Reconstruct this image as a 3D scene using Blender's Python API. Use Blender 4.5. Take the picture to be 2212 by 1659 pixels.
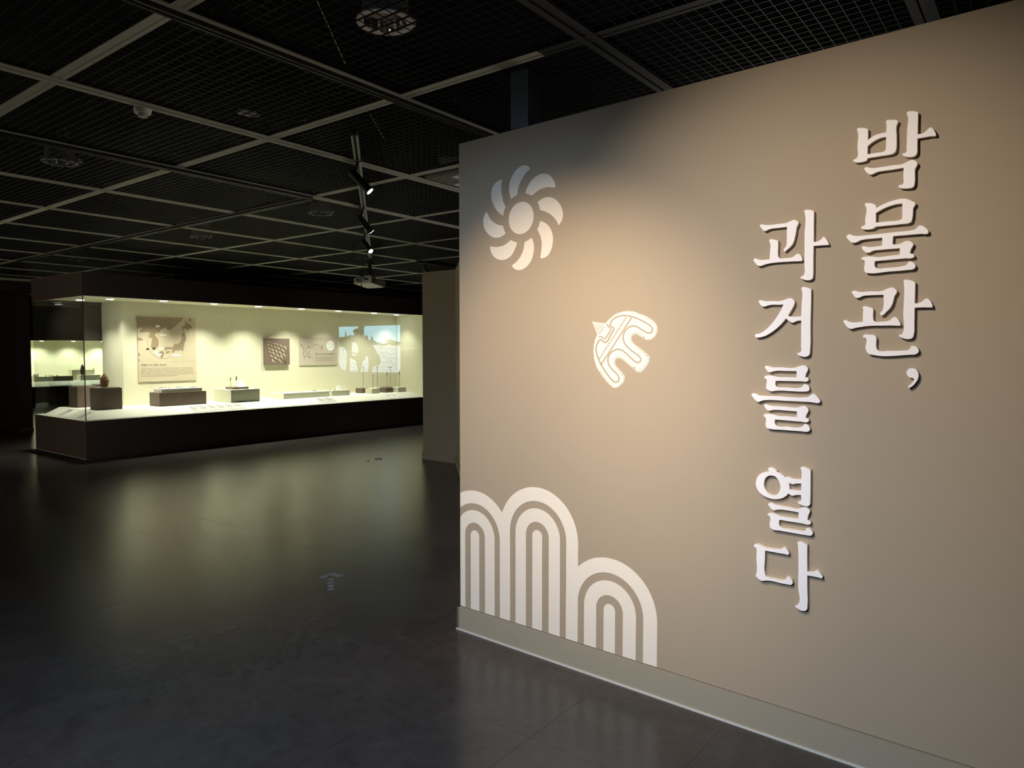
import bpy, math, random
from mathutils import Vector, Matrix
from mathutils.geometry import tessellate_polygon
random.seed(7)
scene = bpy.context.scene
for _o in list(bpy.data.objects):
    bpy.data.objects.remove(_o)
COL = scene.collection

# ------------------------------------------------------------------ camera
EYE = Vector((0, 0, 1.6))
FOC, CX, CY = 1526.0, 1106.0, 829.5          # focal length in pixels of the 2212x1659 frame
PITCH, AZ = math.atan(69.5 / FOC), math.radians(37.45)
cam = bpy.data.cameras.new('camera')
cam.sensor_width = 36.0
cam.lens = FOC / 2212 * 36.0
cam.clip_start, cam.clip_end = 0.05, 100
camo = bpy.data.objects.new('camera', cam)
camo.location = EYE
camo.rotation_euler = (math.pi / 2 - PITCH, 0, AZ - math.pi / 2)
COL.objects.link(camo)
scene.camera = camo

# ------------------------------------------------------------------ world, exposure, lights
world = bpy.data.worlds.new('world')
scene.world = world
world.use_nodes = True
world.node_tree.nodes['Background'].inputs[0].default_value = (0.6, 0.75, 1.0, 1)
world.node_tree.nodes['Background'].inputs[1].default_value = 0.006
vs = scene.view_settings
vs.view_transform = 'Standard'
vs.look = 'None'
vs.exposure = 0.0
vs.gamma = 1.0
vs.use_curve_mapping = False
cy = scene.cycles
cy.max_bounces = 10
cy.diffuse_bounces = 5
cy.glossy_bounces = 4
cy.transparent_max_bounces = 24
cy.sample_clamp_indirect = 6.0
cy.caustics_reflective = False
cy.caustics_refractive = False

def spot(name, loc, target, power, color, cone, blend=1.0, radius=0.03):
    l = bpy.data.lights.new(name, 'SPOT')
    l.energy, l.color, l.spot_size, l.spot_blend, l.shadow_soft_size = power, color, math.radians(cone), blend, radius
    o = bpy.data.objects.new(name, l)
    o.location = loc
    o.rotation_euler = (Vector(target) - Vector(loc)).to_track_quat('-Z', 'Y').to_euler()
    COL.objects.link(o)
    return o

def area(name, loc, target, power, color, sx, sy):
    l = bpy.data.lights.new(name, 'AREA')
    l.energy, l.color, l.shape, l.size, l.size_y = power, color, 'RECTANGLE', sx, sy
    o = bpy.data.objects.new(name, l)
    o.location = loc
    o.rotation_euler = (Vector(target) - Vector(loc)).to_track_quat('-Z', 'Y').to_euler()
    COL.objects.link(o)
    return o

WARM = (1.0, 0.74, 0.48)
CASE = (1.0, 0.96, 0.79)
CASE_POWER = 5.0
# ceiling track lamps that wash the lettered wall, the cool lobby lamp behind the camera,
# and an added fill light, left of the frame, that brightens the ceiling runners
spot('wall_lamp', (0.95, 2.05, 2.95), (2.97, 1.98, 1.32), 300, WARM, 56)
spot('letter_lamp', (0.60, 1.25, 2.95), (2.92, 0.74, 1.55), 225, (1.0, 0.83, 0.66), 66)
spot('lobby_lamp', (-1.2, 1.2, 2.95), (2.3, 2.4, 0.0), 640, (0.66, 0.81, 1.0), 82, 1.0, 0.35)
area('added_side_fill', (-1.6, 10.5, 1.3), (4.0, 9.5, 2.6), 70, (1.0, 0.95, 0.72), 2.6, 1.2)
area('rear_showcase_glow', (7.0, 2.2, 1.3), (4.4, 5.0, 2.9), 30, (1.0, 0.93, 0.80), 2.2, 1.2)

# ------------------------------------------------------------------ helpers
def tag(o, label=None, cat=None, group=None, kind=None):
    if label: o['label'] = label
    if cat: o['category'] = cat
    if group: o['group'] = group
    if kind: o['kind'] = kind
    return o

def empty(name, loc, label=None, cat=None, group=None):
    o = bpy.data.objects.new(name, None)
    o.empty_display_size = 0.05
    o.location = loc
    COL.objects.link(o)
    return tag(o, label, cat, group)

class MB:
    """collects vertices and faces, in world coordinates unless a parent is given"""
    def __init__(s):
        s.v, s.f, s.m = [], [], []
    def add(s, vs, fs, mi=0):
        b = len(s.v)
        s.v += [tuple(p) for p in vs]
        s.f += [tuple(i + b for i in q) for q in fs]
        s.m += [mi] * len(fs)
        return s
    def box(s, a, b, mi=0):
        x0, y0, z0 = a; x1, y1, z1 = b
        return s.add([(x0,y0,z0),(x1,y0,z0),(x1,y1,z0),(x0,y1,z0),(x0,y0,z1),(x1,y0,z1),(x1,y1,z1),(x0,y1,z1)],
                     [(3,2,1,0),(4,5,6,7),(0,1,5,4),(1,2,6,5),(2,3,7,6),(3,0,4,7)], mi)
    def obox(s, c, ax, ay, az, mi=0):
        """box about centre c with half axes ax, ay, az"""
        c, ax, ay, az = Vector(c), Vector(ax), Vector(ay), Vector(az)
        P = [c - ax - ay - az, c + ax - ay - az, c + ax + ay - az, c - ax + ay - az,
             c - ax - ay + az, c + ax - ay + az, c + ax + ay + az, c - ax + ay + az]
        return s.add(P, [(3,2,1,0),(4,5,6,7),(0,1,5,4),(1,2,6,5),(2,3,7,6),(3,0,4,7)], mi)
    def tube(s, a, b, r, n=12, r2=None, mi=0, caps=True):
        a, b = Vector(a), Vector(b)
        r2 = r if r2 is None else r2
        d = (b - a).normalized()
        e = d.orthogonal().normalized(); g = d.cross(e)
        P = []
        for c, rr in ((a, r), (b, r2)):
            for k in range(n):
                t = 2 * math.pi * k / n
                P.append(c + (e * math.cos(t) + g * math.sin(t)) * rr)
        F = [(k, (k + 1) % n, n + (k + 1) % n, n + k) for k in range(n)]
        if caps: F += [tuple(range(n - 1, -1, -1)), tuple(range(n, 2 * n))]
        return s.add(P, F, mi)
    def lathe(s, base, prof, n=24, mi=0):
        base = Vector(base); P = []; F = []
        for r, z in prof:
            for k in range(n):
                t = 2 * math.pi * k / n
                P.append(base + Vector((r * math.cos(t), r * math.sin(t), z)))
        for j in range(len(prof) - 1):
            for k in range(n):
                F.append((j*n + k, j*n + (k+1) % n, (j+1)*n + (k+1) % n, (j+1)*n + k))
        return s.add(P, F, mi)
    def prism(s, loops, f, t0, t1, mi=0, mside=None):
        """solid between t0 (back) and t1 (front) of outline loops; f(u, v, t) -> world point"""
        mside = mi if mside is None else mside
        vl = [[Vector((p[0], p[1], 0)) for p in L] for L in loops]
        tris = tessellate_polygon(vl)
        flat = [p for L in loops for p in L]
        n = len(flat)
        ob = len(s.v)
        s.v += [tuple(f(p[0], p[1], t1)) for p in flat] + [tuple(f(p[0], p[1], t0)) for p in flat]
        for t in tris:
            s.f.append(tuple(ob + i for i in t)); s.m.append(mi)
            s.f.append(tuple(ob + n + i for i in reversed(t))); s.m.append(mside)
        k0 = 0
        for L in loops:
            for i in range(len(L)):
                a, b = k0 + i, k0 + (i + 1) % len(L)
                s.f.append((ob + a, ob + n + a, ob + n + b, ob + b)); s.m.append(mside)
            k0 += len(L)
        return s
    def strip(s, outer, inner, f, t0, t1, mi=0):
        """solid ribbon between two polylines of equal length"""
        n = len(outer); ob = len(s.v)
        for t in (t1, t0):
            for L in (outer, inner):
                s.v += [tuple(f(p[0], p[1], t)) for p in L]
        o1, i1, o0, i0 = ob, ob + n, ob + 2*n, ob + 3*n
        F = []
        for k in range(n - 1):
            F += [(o1+k, o1+k+1, i1+k+1, i1+k), (o0+k+1, o0+k, i0+k, i0+k+1),
                  (o1+k+1, o1+k, o0+k, o0+k+1), (i1+k, i1+k+1, i0+k+1, i0+k)]
        F += [(o1, i1, i0, o0), (o1+n-1, o0+n-1, i0+n-1, i1+n-1)]
        s.f += F; s.m += [mi] * len(F)
        return s
    def build(s, name, mats, parent=None, smooth=False, bevel=0.0):
        me = bpy.data.meshes.new(name)
        off = Vector(parent_loc(parent))
        me.from_pydata([tuple(Vector(p) - off) for p in s.v], [], s.f)
        if not isinstance(mats, (list, tuple)): mats = [mats]
        for m in mats: me.materials.append(m)
        for p, i in zip(me.polygons, s.m):
            p.material_index = i
            p.use_smooth = smooth
        me.update()
        import bmesh
        bm = bmesh.new(); bm.from_mesh(me)
        bmesh.ops.recalc_face_normals(bm, faces=bm.faces)
        bm.to_mesh(me); bm.free()
        o = bpy.data.objects.new(name, me)
        COL.objects.link(o)
        if parent: o.parent = parent
        if bevel:
            md = o.modifiers.new('bevel', 'BEVEL'); md.width = bevel; md.segments = 2; md.limit_method = 'ANGLE'
        return o

def parent_loc(p):
    l = Vector((0, 0, 0))
    while p is not None:
        l += Vector(p.location); p = p.parent
    return l

def dup(root, loc, label=None, name=None):
    """copy of a thing with copies of its parts and sub-parts"""
    r = root.copy(); COL.objects.link(r); r.location = loc
    if label: r['label'] = label
    for ch in list(root.children):
        c = ch.copy(); COL.objects.link(c); c.parent = r
        for g in ch.children:
            e = g.copy(); COL.objects.link(e); e.parent = c
    return r

def catmull(pts, corners, n=5):
    """closed smooth outline; points listed in corners stay sharp"""
    N = len(pts); out = []
    for i in range(N):
        p0, p1, p2, p3 = pts[i-1], pts[i], pts[(i+1) % N], pts[(i+2) % N]
        if corners[i]: p0 = (2*p1[0]-p2[0], 2*p1[1]-p2[1])
        if corners[(i+1) % N]: p3 = (2*p2[0]-p1[0], 2*p2[1]-p1[1])
        L = math.hypot(p2[0]-p1[0], p2[1]-p1[1])
        m = 1 if (corners[i] and corners[(i+1) % N]) else n
        # chord-scaled tangents avoid overshoot between uneven points
        def tang(a, b, c):
            la = math.hypot(b[0]-a[0], b[1]-a[1]) or 1e-6; lb = math.hypot(c[0]-b[0], c[1]-b[1]) or 1e-6
            return tuple(((b[k]-a[k])/la*lb + (c[k]-b[k])/lb*la)/(la+lb)*L for k in (0, 1))
        t1 = tang(p0, p1, p2); t2 = tang(p1, p2, p3)
        for j in range(m):
            s = j / m; s2, s3 = s*s, s*s*s
            h = (2*s3-3*s2+1, s3-2*s2+s, -2*s3+3*s2, s3-s2)
            out.append(tuple(h[0]*p1[k]+h[1]*t1[k]+h[2]*p2[k]+h[3]*t2[k] for k in (0, 1)))
    return out

def outline(txt, n=5):
    P, Cn = [], []
    for w in txt.split():
        c = w.endswith('!'); a, b = w.rstrip('!').split(',')
        P.append((float(a), float(b))); Cn.append(c)
    return catmull(P, Cn, n)

def pts(txt):
    return [tuple(float(a) for a in w.split(',')) for w in txt.split()]

# rays of the photograph: only used to read where flat prints and letters lie on their real planes
FW = Vector((math.cos(AZ)*math.cos(PITCH), math.sin(AZ)*math.cos(PITCH), -math.sin(PITCH)))
RT = Vector((math.sin(AZ), -math.cos(AZ), 0))
UPV = RT.cross(FW)
def ray(x, y):
    return FW + RT*((x-CX)/FOC) - UPV*((y-CY)/FOC)
def on_z(x, y, z):
    d = ray(x, y); return EYE + d*((z-EYE.z)/d.z)
def on_plane(x, y, p, n):
    d = ray(x, y); n = Vector(n); return EYE + d*(n.dot(Vector(p)-EYE)/n.dot(d))

# ------------------------------------------------------------------ materials
def nodes_of(name):
    m = bpy.data.materials.new(name); m.use_nodes = True
    nt = m.node_tree
    return m, nt, nt.nodes['Principled BSDF']

def mat(name, col, rough=0.6, spec=0.3, metal=0.0, var=0.06, scale=12.0, bump=0.0, bscale=120.0, coord='Object'):
    m, nt, b = nodes_of(name)
    b.inputs['Roughness'].default_value = rough
    b.inputs['Specular IOR Level'].default_value = spec
    b.inputs['Metallic'].default_value = metal
    tc = nt.nodes.new('ShaderNodeTexCoord')
    nz = nt.nodes.new('ShaderNodeTexNoise'); nz.inputs['Scale'].default_value = scale; nz.inputs['Detail'].default_value = 3
    nt.links.new(tc.outputs[coord], nz.inputs['Vector'])
    mx = nt.nodes.new('ShaderNodeMix'); mx.data_type = 'RGBA'
    mx.inputs['A'].default_value = tuple(c*(1-var) for c in col) + (1,)
    mx.inputs['B'].default_value = tuple(min(1, c*(1+var)) for c in col) + (1,)
    nt.links.new(nz.outputs['Fac'], mx.inputs['Factor'])
    nt.links.new(mx.outputs['Result'], b.inputs['Base Color'])
    if bump:
        n2 = nt.nodes.new('ShaderNodeTexNoise'); n2.inputs['Scale'].default_value = bscale
        nt.links.new(tc.outputs[coord], n2.inputs['Vector'])
        bp = nt.nodes.new('ShaderNodeBump'); bp.inputs['Strength'].default_value = bump; bp.inputs['Distance'].default_value = 0.002
        nt.links.new(n2.outputs['Fac'], bp.inputs['Height']); nt.links.new(bp.outputs['Normal'], b.inputs['Normal'])
    return m

def emit(name, col, strength, base=(0.8, 0.8, 0.8)):
    m, nt, b = nodes_of(name)
    b.inputs['Base Color'].default_value = base + (1,)
    b.inputs['Roughness'].default_value = 0.7
    b.inputs['Emission Color'].default_value = col + (1,)
    b.inputs['Emission Strength'].default_value = strength
    return m

def glass(name, tint=(0.97, 1.0, 0.975)):
    m = bpy.data.materials.new(name); m.use_nodes = True
    nt = m.node_tree; nt.nodes.clear()
    out = nt.nodes.new('ShaderNodeOutputMaterial'); mix = nt.nodes.new('ShaderNodeMixShader')
    tr = nt.nodes.new('ShaderNodeBsdfTransparent'); tr.inputs[0].default_value = tint + (1,)
    gl = nt.nodes.new('ShaderNodeBsdfGlossy'); gl.inputs['Roughness'].default_value = 0.0
    fr = nt.nodes.new('ShaderNodeFresnel')                  # the same reflectance from both faces of the thin pane
    geo = nt.nodes.new('ShaderNodeNewGeometry'); mr = nt.nodes.new('ShaderNodeMapRange')
    mr.inputs['To Min'].default_value = 1.45; mr.inputs['To Max'].default_value = 1/1.45
    nt.links.new(geo.outputs['Backfacing'], mr.inputs['Value']); nt.links.new(mr.outputs['Result'], fr.inputs['IOR'])
    nt.links.new(fr.outputs[0], mix.inputs[0]); nt.links.new(tr.outputs[0], mix.inputs[1])
    nt.links.new(gl.outputs[0], mix.inputs[2]); nt.links.new(mix.outputs[0], out.inputs[0])
    return m

def floor_mat():
    m, nt, b = nodes_of('dark_vinyl_tile')
    geo = nt.nodes.new('ShaderNodeNewGeometry')
    def noise(scale, detail, rough=0.6, dist=0.0):
        n = nt.nodes.new('ShaderNodeTexNoise')
        n.inputs['Scale'].default_value = scale; n.inputs['Detail'].default_value = detail
        n.inputs['Roughness'].default_value = rough; n.inputs['Distortion'].default_value = dist
        nt.links.new(geo.outputs['Position'], n.inputs['Vector']); return n
    n1 = noise(1.6, 8, 0.72, 0.6); n2 = noise(9, 9, 0.75, 1.2); n3 = noise(0.9, 3)
    r1 = nt.nodes.new('ShaderNodeValToRGB')
    r1.color_ramp.elements[0].position = 0.34; r1.color_ramp.elements[0].color = (0.036, 0.031, 0.030, 1)
    r1.color_ramp.elements[1].position = 0.72; r1.color_ramp.elements[1].color = (0.084, 0.074, 0.070, 1)
    mx = nt.nodes.new('ShaderNodeMix'); mx.data_type = 'FLOAT'
    mx.inputs['Factor'].default_value = 0.45
    nt.links.new(n1.outputs['Fac'], mx.inputs['A']); nt.links.new(n2.outputs['Fac'], mx.inputs['B'])
    nt.links.new(mx.outputs['Result'], r1.inputs['Fac'])
    tint = nt.nodes.new('ShaderNodeMix'); tint.data_type = 'RGBA'; tint.blend_type = 'MULTIPLY'
    tint.inputs['Factor'].default_value = 1.0
    r2 = nt.nodes.new('ShaderNodeValToRGB')
    r2.color_ramp.elements[0].position = 0.4; r2.color_ramp.elements[0].color = (1.06, 0.98, 1.0, 1)
    r2.color_ramp.elements[1].position = 0.6; r2.color_ramp.elements[1].color = (0.92, 1.0, 1.04, 1)
    nt.links.new(n3.outputs['Fac'], r2.inputs['Fac'])
    nt.links.new(r1.outputs['Color'], tint.inputs['A']); nt.links.new(r2.outputs['Color'], tint.inputs['B'])
    nt.links.new(tint.outputs['Result'], b.inputs['Base Color'])
    rr = nt.nodes.new('ShaderNodeMapRange')
    rr.inputs['To Min'].default_value = 0.21; rr.inputs['To Max'].default_value = 0.29
    nt.links.new(n2.outputs['Fac'], rr.inputs['Value']); nt.links.new(rr.outputs['Result'], b.inputs['Roughness'])
    b.inputs['Specular IOR Level'].default_value = 0.45
    bp = nt.nodes.new('ShaderNodeBump'); bp.inputs['Strength'].default_value = 0.05; bp.inputs['Distance'].default_value = 0.0015
    nt.links.new(n2.outputs['Fac'], bp.inputs['Height']); nt.links.new(bp.outputs['Normal'], b.inputs['Normal'])
    return m

M = dict(
    floor=floor_mat(),
    paint=mat('taupe_wall_paint', (0.385, 0.325, 0.25), 0.75, 0.2, var=0.015, scale=4, bump=0.05, bscale=300),
    skirting=mat('grey_baseboard_paint', (0.345, 0.315, 0.25), 0.6, 0.3, var=0.02),
    caulk=mat('pale_caulk', (0.62, 0.64, 0.62), 0.5, 0.3, var=0.1, scale=30),
    vinyl=mat('pale_vinyl_print', (0.82, 0.775, 0.70), 0.7, 0.2, var=0.01),
    white=mat('white_letter_face', (0.92, 0.92, 0.97), 0.5, 0.3, var=0.01),
    mdf=mat('cream_letter_edge', (0.78, 0.68, 0.56), 0.7, 0.2, var=0.03),
    black=mat('black_metal', (0.012, 0.012, 0.013), 0.45, 0.4),
    void=mat('black_ceiling_void', (0.006, 0.006, 0.007), 0.9, 0.1),
    mesh=mat('dark_grille_metal', (0.016, 0.016, 0.018), 0.5, 0.4),
    runner=mat('grey_runner_metal', (0.50, 0.50, 0.42), 0.55, 0.3, var=0.05),
    runnerdark=mat('dark_runner_metal', (0.025, 0.026, 0.03), 0.6, 0.3),
    brown=mat('dark_brown_laminate', (0.085, 0.055, 0.050), 0.45, 0.4, var=0.1),
    darkwall=mat('dark_brown_wall', (0.05, 0.038, 0.034), 0.8, 0.1),
    cream=mat('cream_case_lining', (0.72, 0.69, 0.54), 0.8, 0.15, var=0.02),
    deck=mat('white_case_deck', (0.78, 0.79, 0.70), 0.6, 0.2, var=0.02),
    blockbrown=mat('brown_display_block', (0.17, 0.125, 0.105), 0.7, 0.2, var=0.04),
    blockcream=mat('cream_display_block', (0.62, 0.61, 0.50), 0.7, 0.2, var=0.03),
    glass=glass('case_glass'),
    seam=mat('dark_glass_edge', (0.03, 0.045, 0.035), 0.3, 0.5),
    rock=mat('ochre_stone', (0.33, 0.20, 0.09), 0.7, 0.3, var=0.55, scale=14, bump=0.6, bscale=30),
    flint=mat('grey_brown_stone', (0.10, 0.075, 0.055), 0.55, 0.4, var=0.4, scale=40),
    obsidian=mat('dark_stone_flake', (0.02, 0.018, 0.016), 0.3, 0.5, var=0.3, scale=40),
    point=mat('pale_stone_point', (0.52, 0.46, 0.32), 0.7, 0.3, var=0.25, scale=60),
    board=mat('beige_print_board', (0.56, 0.48, 0.36), 0.7, 0.2, var=0.02),
    land=mat('brown_map_print', (0.30, 0.225, 0.155), 0.7, 0.2, var=0.02),
    boardgrey=mat('pinkish_print_board', (0.52, 0.46, 0.39), 0.7, 0.2, var=0.02),
    ink=mat('dark_print_ink', (0.05, 0.038, 0.035), 0.7, 0.2),
    inksoft=mat('soft_print_ink', (0.20, 0.155, 0.12), 0.7, 0.2),
    paper=mat('white_paper', (0.86, 0.88, 0.86), 0.7, 0.2, var=0.01),
    labelgrey=mat('grey_label_film', (0.50, 0.51, 0.50), 0.5, 0.3, var=0.03),
    fixture=mat('white_lamp_housing', (0.85, 0.85, 0.83), 0.4, 0.4, var=0.02),
    reflector=mat('polished_reflector', (0.75, 0.75, 0.75), 0.12, 0.5, metal=1.0),
    lens=mat('frosted_lamp_lens', (0.50, 0.48, 0.48), 0.5, 0.4),
    glow=emit('lamp_glow', (1.0, 0.95, 0.85), 14.0),
    glowcool=emit('spot_glow', (1.0, 0.97, 0.95), 10.0),
    plastic=mat('cream_projector_plastic', (0.62, 0.60, 0.53), 0.5, 0.4, var=0.02),
    grille=mat('grey_projector_grille', (0.20, 0.20, 0.18), 0.6, 0.3),
    sticker=mat('grey_floor_sticker', (0.26, 0.27, 0.28), 0.55, 0.3, var=0.05),
    postblue=mat('blue_grey_post', (0.10, 0.12, 0.15), 0.6, 0.3),
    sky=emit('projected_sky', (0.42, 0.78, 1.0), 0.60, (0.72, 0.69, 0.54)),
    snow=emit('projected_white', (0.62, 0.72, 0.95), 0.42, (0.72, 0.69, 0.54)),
)

# ------------------------------------------------------------------ the setting
ROOM = (-6.0, -6.0, 20.0, 25.0)
fl = MB().box((ROOM[0], ROOM[1], -0.2), (ROOM[2], ROOM[3], -0.0012)).build('floor', M['floor'])
tag(fl, kind='structure')
# vinyl tiles 0.6 m square; those in view are laid one by one
T0X, T0Y, TS = 1.72, 4.68, 0.6
def seen(p, mx=40):
    d = Vector(p) - EYE; z = d.dot(FW)
    if z < 0.3: return False
    x, y = CX + FOC*d.dot(RT)/z, CY - FOC*d.dot(UPV)/z
    return -mx < x < 2212+mx and -mx < y < 1659+mx
tile_me = None
cells = []
for i in range(-8, 22):
    for j in range(-12, 34):
        x0, y0 = T0X + i*TS, T0Y + j*TS
        if x0 > 11.8 or y0 > 24 or (x0 > 3.2 and y0 < 2.2) or (x0 > 8.2 and y0 < 7) or (x0 > 4.4 and 11.2 < y0 < 12.4): continue
        cs = [(x0+a*TS, y0+b*TS, 0) for a in (0, .5, 1) for b in (0, .5, 1)]
        if any(seen(c) for c in cs):
            cells.append(((x0+TS/2)**2+(y0+TS/2)**2, x0, y0))
cells.sort()
g = 0.0007
for n_, (q, x0, y0) in enumerate(cells[:300]):
    if tile_me is None:
        to = MB().box((g, g, -0.0012), (TS-g, TS-g, 0)).build('floor_tile', M['floor'], None)
        tile_me = to.data
    else:
        to = bpy.data.objects.new('floor_tile', tile_me); COL.objects.link(to)
    to.location = (x0, y0, 0); to.parent = fl
rest = MB()
for q, x0, y0 in cells[300:]:
    rest.box((x0+g, y0+g, -0.0012), (x0+TS-g, y0+TS-g, 0))
if rest.v:
    tag(rest.build('far_floor_tiles', M['floor'], fl), kind='stuff')

def struct(name, mb, m, **k):
    o = mb.build(name, m, **k); tag(o, kind='structure'); return o
HC = 3.05                                   # underside of the grille ceiling
KC = (HC - 1.6) / 1.4
ceil = struct('ceiling', MB().box((ROOM[0], ROOM[1], 3.75), (ROOM[2], ROOM[3], 3.9)), M['void'])
struct('wall_back', MB().box((ROOM[0], ROOM[3], 0), (ROOM[2], ROOM[3]+0.2, 3.9)), M['darkwall'])
struct('wall_left', MB().box((ROOM[0]-0.2, ROOM[1], 0), (ROOM[0], ROOM[3], 3.9)), M['darkwall'])
struct('wall_far', MB().box((ROOM[2], ROOM[1], 0), (ROOM[2]+0.2, ROOM[3], 3.9)), M['darkwall'])
struct('wall_front', MB().box((ROOM[0], ROOM[1]-0.2, 0), (ROOM[2], ROOM[1], 3.9)), M['darkwall'])

# --- the lettered wall (a free-standing partition, a little off the grid of the room)
WD = Vector((-0.0367, -0.99933, 0)).normalized()      # along the wall, to the right
WN = Vector((WD.y, -WD.x, 0))
if WN.x > 0: WN = -WN                                  # out of the wall, towards the viewer
WP0 = Vector((3.003, 2.674, 0))
def WP(u, v, t=0.0):
    return WP0 + WD*u + WN*t + Vector((0, 0, v))
WLEN, WTOP, WTH = 5.6, 2.762, 0.14
w = MB()
c = WP(WLEN/2, 0.139 + (WTOP-0.139)/2, -WTH/2)
w.obox(c, WD*(WLEN/2), WN*(WTH/2), (0, 0, (WTOP-0.139)/2))
w.obox(WP(WLEN/2, 0.0695, -WTH/2), WD*(WLEN/2-0.004), WN*(WTH/2-0.006), (0, 0, 0.0695))
wall = struct('wall_right', w, M['paint'])
bb = MB().obox(WP(WLEN/2-0.008, 0.067, -0.001), WD*(WLEN/2+0.012), WN*0.0095, (0, 0, 0.067))
bb.obox(WP(-0.012, 0.067, -WTH/2), WD*0.008, WN*(WTH/2+0.0085), (0, 0, 0.067))
bo = struct('baseboard_right', bb, M['skirting'])
MB().obox(WP(WLEN/2-0.008, 0.004, 0.0115), WD*(WLEN/2+0.014), WN*0.003, (0, 0, 0.004)).build('caulk_line', M['caulk'], bo)

# post that ties the wall to the ceiling
po = MB().box((2.985, 2.10, WTOP), (3.065, 2.175, HC-0.004))
po.v = []; po.f = []; po.m = []
a_, b_ = on_z(1103, 280, WTOP), on_z(1140, 271, WTOP)
po.box((2.978, b_.y, WTOP), (3.09, a_.y, HC+0.02))
tag(po.build('ceiling_post', M['postblue']), 'square blue-grey post rising from the top of the lettered wall to the ceiling', 'post')

# --- partition in the middle distance with a diagonal return
pp = [(7.525, 7.435), (7.525, 6.78), (6.40, 5.655), (6.56, 5.495), (7.75, 6.685), (7.75, 7.435)]
def flat(u, v, t): return Vector((u, v, t))
wc = struct('wall_center', MB().prism([pp], flat, 0.0, 2.77), M['paint'])
bp2 = [(7.512, 7.45), (7.512, 6.786), (6.39, 5.664), (6.40, 5.655), (7.525, 6.78), (7.525, 7.437), (7.70, 7.437), (7.70, 7.45)]
struct('baseboard_center', MB().prism([bp2], flat, 0.0, 0.125), M['paint'])

# --- dark wall with a recess at the far left
dw = MB().box((5.205, 16.4, 0), (5.43, 17.6, HC+0.6))
struct('wall_pillar', dw, M['darkwall'])
struct('wall_recess', MB().box((-2, 17.4, 0), (5.205, 17.6, HC+0.6)), M['darkwall'])
struct('trim_1', MB().box((-2, 16.22, 2.77), (5.43, 17.3, 2.99)), M['darkwall'])
struct('trim_2', MB().box((-2, 16.20, 2.992), (5.44, 17.3, 3.04)), M['runner'])
struct('baseboard_back', MB().box((5.19, 16.385, 0), (5.44, 16.399, 0.06)), M['brown'])
struct('baseboard_left', MB().box((-2, 17.385, 0), (5.2, 17.399, 0.06)), M['brown'])
o = MB().box((4.78, 17.36, 0.28), (4.90, 17.398, 0.40)).build('wall_plate', M['paper'], bevel=0.004)
tag(o, 'small white plate low on the dark recessed wall at the left edge', 'wall plate')

# ------------------------------------------------------------------ grille ceiling
XL = [(1.508 + 1.262*k) * KC for k in range(-2, 14)]
YL = [(1.685 + 1.2245*k) * KC for k in range(-3, 19)]
PX, PY = 1.262*KC, 1.2245*KC
def blocked(x, y):
    return (y > 16.1 and x < 5.4) or (4.4 < x < 12 and y > 13.2) or (x > 12.5) or (x > 9.5 and y < 6)
pan = MB()
nx, ny = 22, 21
lx, ly = PX-0.075, PY-0.105
for k in range(nx+1):
    x = lx*k/nx
    pan.box((x-0.0014, 0, 0.0), (x+0.0014, ly, 0.008))
for k in range(ny+1):
    y = ly*k/ny
    pan.box((0, y-0.0012, 0.001), (lx, y+0.0012, 0.005))
panel_me = None
for i in range(len(XL)-1):
    for j in range(len(YL)-1):
        x, y = XL[i], YL[j]
        cs = [(x+a*PX, y+b*PY, HC) for a in (0, .25, .5, .75, 1) for b in (0, .25, .5, .75, 1)]
        if not any(seen(c_, 20) for c_ in cs) or blocked(x, y): continue
        if i == 4 and j == 4: continue                      # the cassette air conditioner sits here
        if panel_me is None:
            po_ = pan.build('grille_panel', M['mesh']); panel_me = po_.data
        else:
            po_ = bpy.data.objects.new('grille_panel', panel_me); COL.objects.link(po_)
        po_.location = (x+0.0375, y+0.0525, HC); po_.parent = ceil
YS = 2.02                                                   # runners short of this line are coloured near black
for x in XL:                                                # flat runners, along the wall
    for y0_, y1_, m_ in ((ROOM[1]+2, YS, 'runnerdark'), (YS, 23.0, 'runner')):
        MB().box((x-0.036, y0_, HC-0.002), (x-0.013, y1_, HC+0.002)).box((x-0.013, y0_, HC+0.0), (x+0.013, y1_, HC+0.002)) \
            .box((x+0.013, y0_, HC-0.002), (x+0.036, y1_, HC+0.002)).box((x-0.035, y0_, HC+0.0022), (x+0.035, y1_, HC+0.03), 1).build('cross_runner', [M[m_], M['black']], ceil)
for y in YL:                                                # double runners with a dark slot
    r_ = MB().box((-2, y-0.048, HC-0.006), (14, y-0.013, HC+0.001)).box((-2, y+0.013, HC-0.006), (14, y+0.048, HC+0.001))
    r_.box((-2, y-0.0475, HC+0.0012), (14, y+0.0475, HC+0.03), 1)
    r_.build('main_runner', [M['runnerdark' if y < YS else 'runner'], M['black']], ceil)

def track(name, a, b, w, h, m, label):
    a, b = Vector(a), Vector(b)
    d = (b-a).normalized(); sd = Vector((-d.y, d.x, 0))
    t = empty(name, tuple((a+b)/2), label, 'track')
    c = (a+b)/2; hl = (b-a).length/2
    mb = MB()
    for s in (-1, 1):
        mb.obox(c + sd*(s*w*0.36) , d*hl, sd*(w*0.14), (0, 0, h/2))
    mb.build('rail', m, t)
    MB().obox(c + Vector((0, 0, h*0.2)), d*(hl-0.002), sd*(w*0.219), (0, 0, h*0.3)).build('slot', M['black'], t)
    return t
ZT = HC - 0.022
track('lighting_track', on_z(765, 289, ZT), on_z(800, 556, ZT), 0.045, 0.03, M['runner'], 'grey lighting track crossing the grille diagonally above the projector, carrying spotlights')
track('lighting_track', on_z(902, 565, ZT), on_z(1010, 580, ZT), 0.06, 0.03, M['black'], 'short black lighting track above the brown partition')
yk = YL[6]; xk = XL[4]
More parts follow.
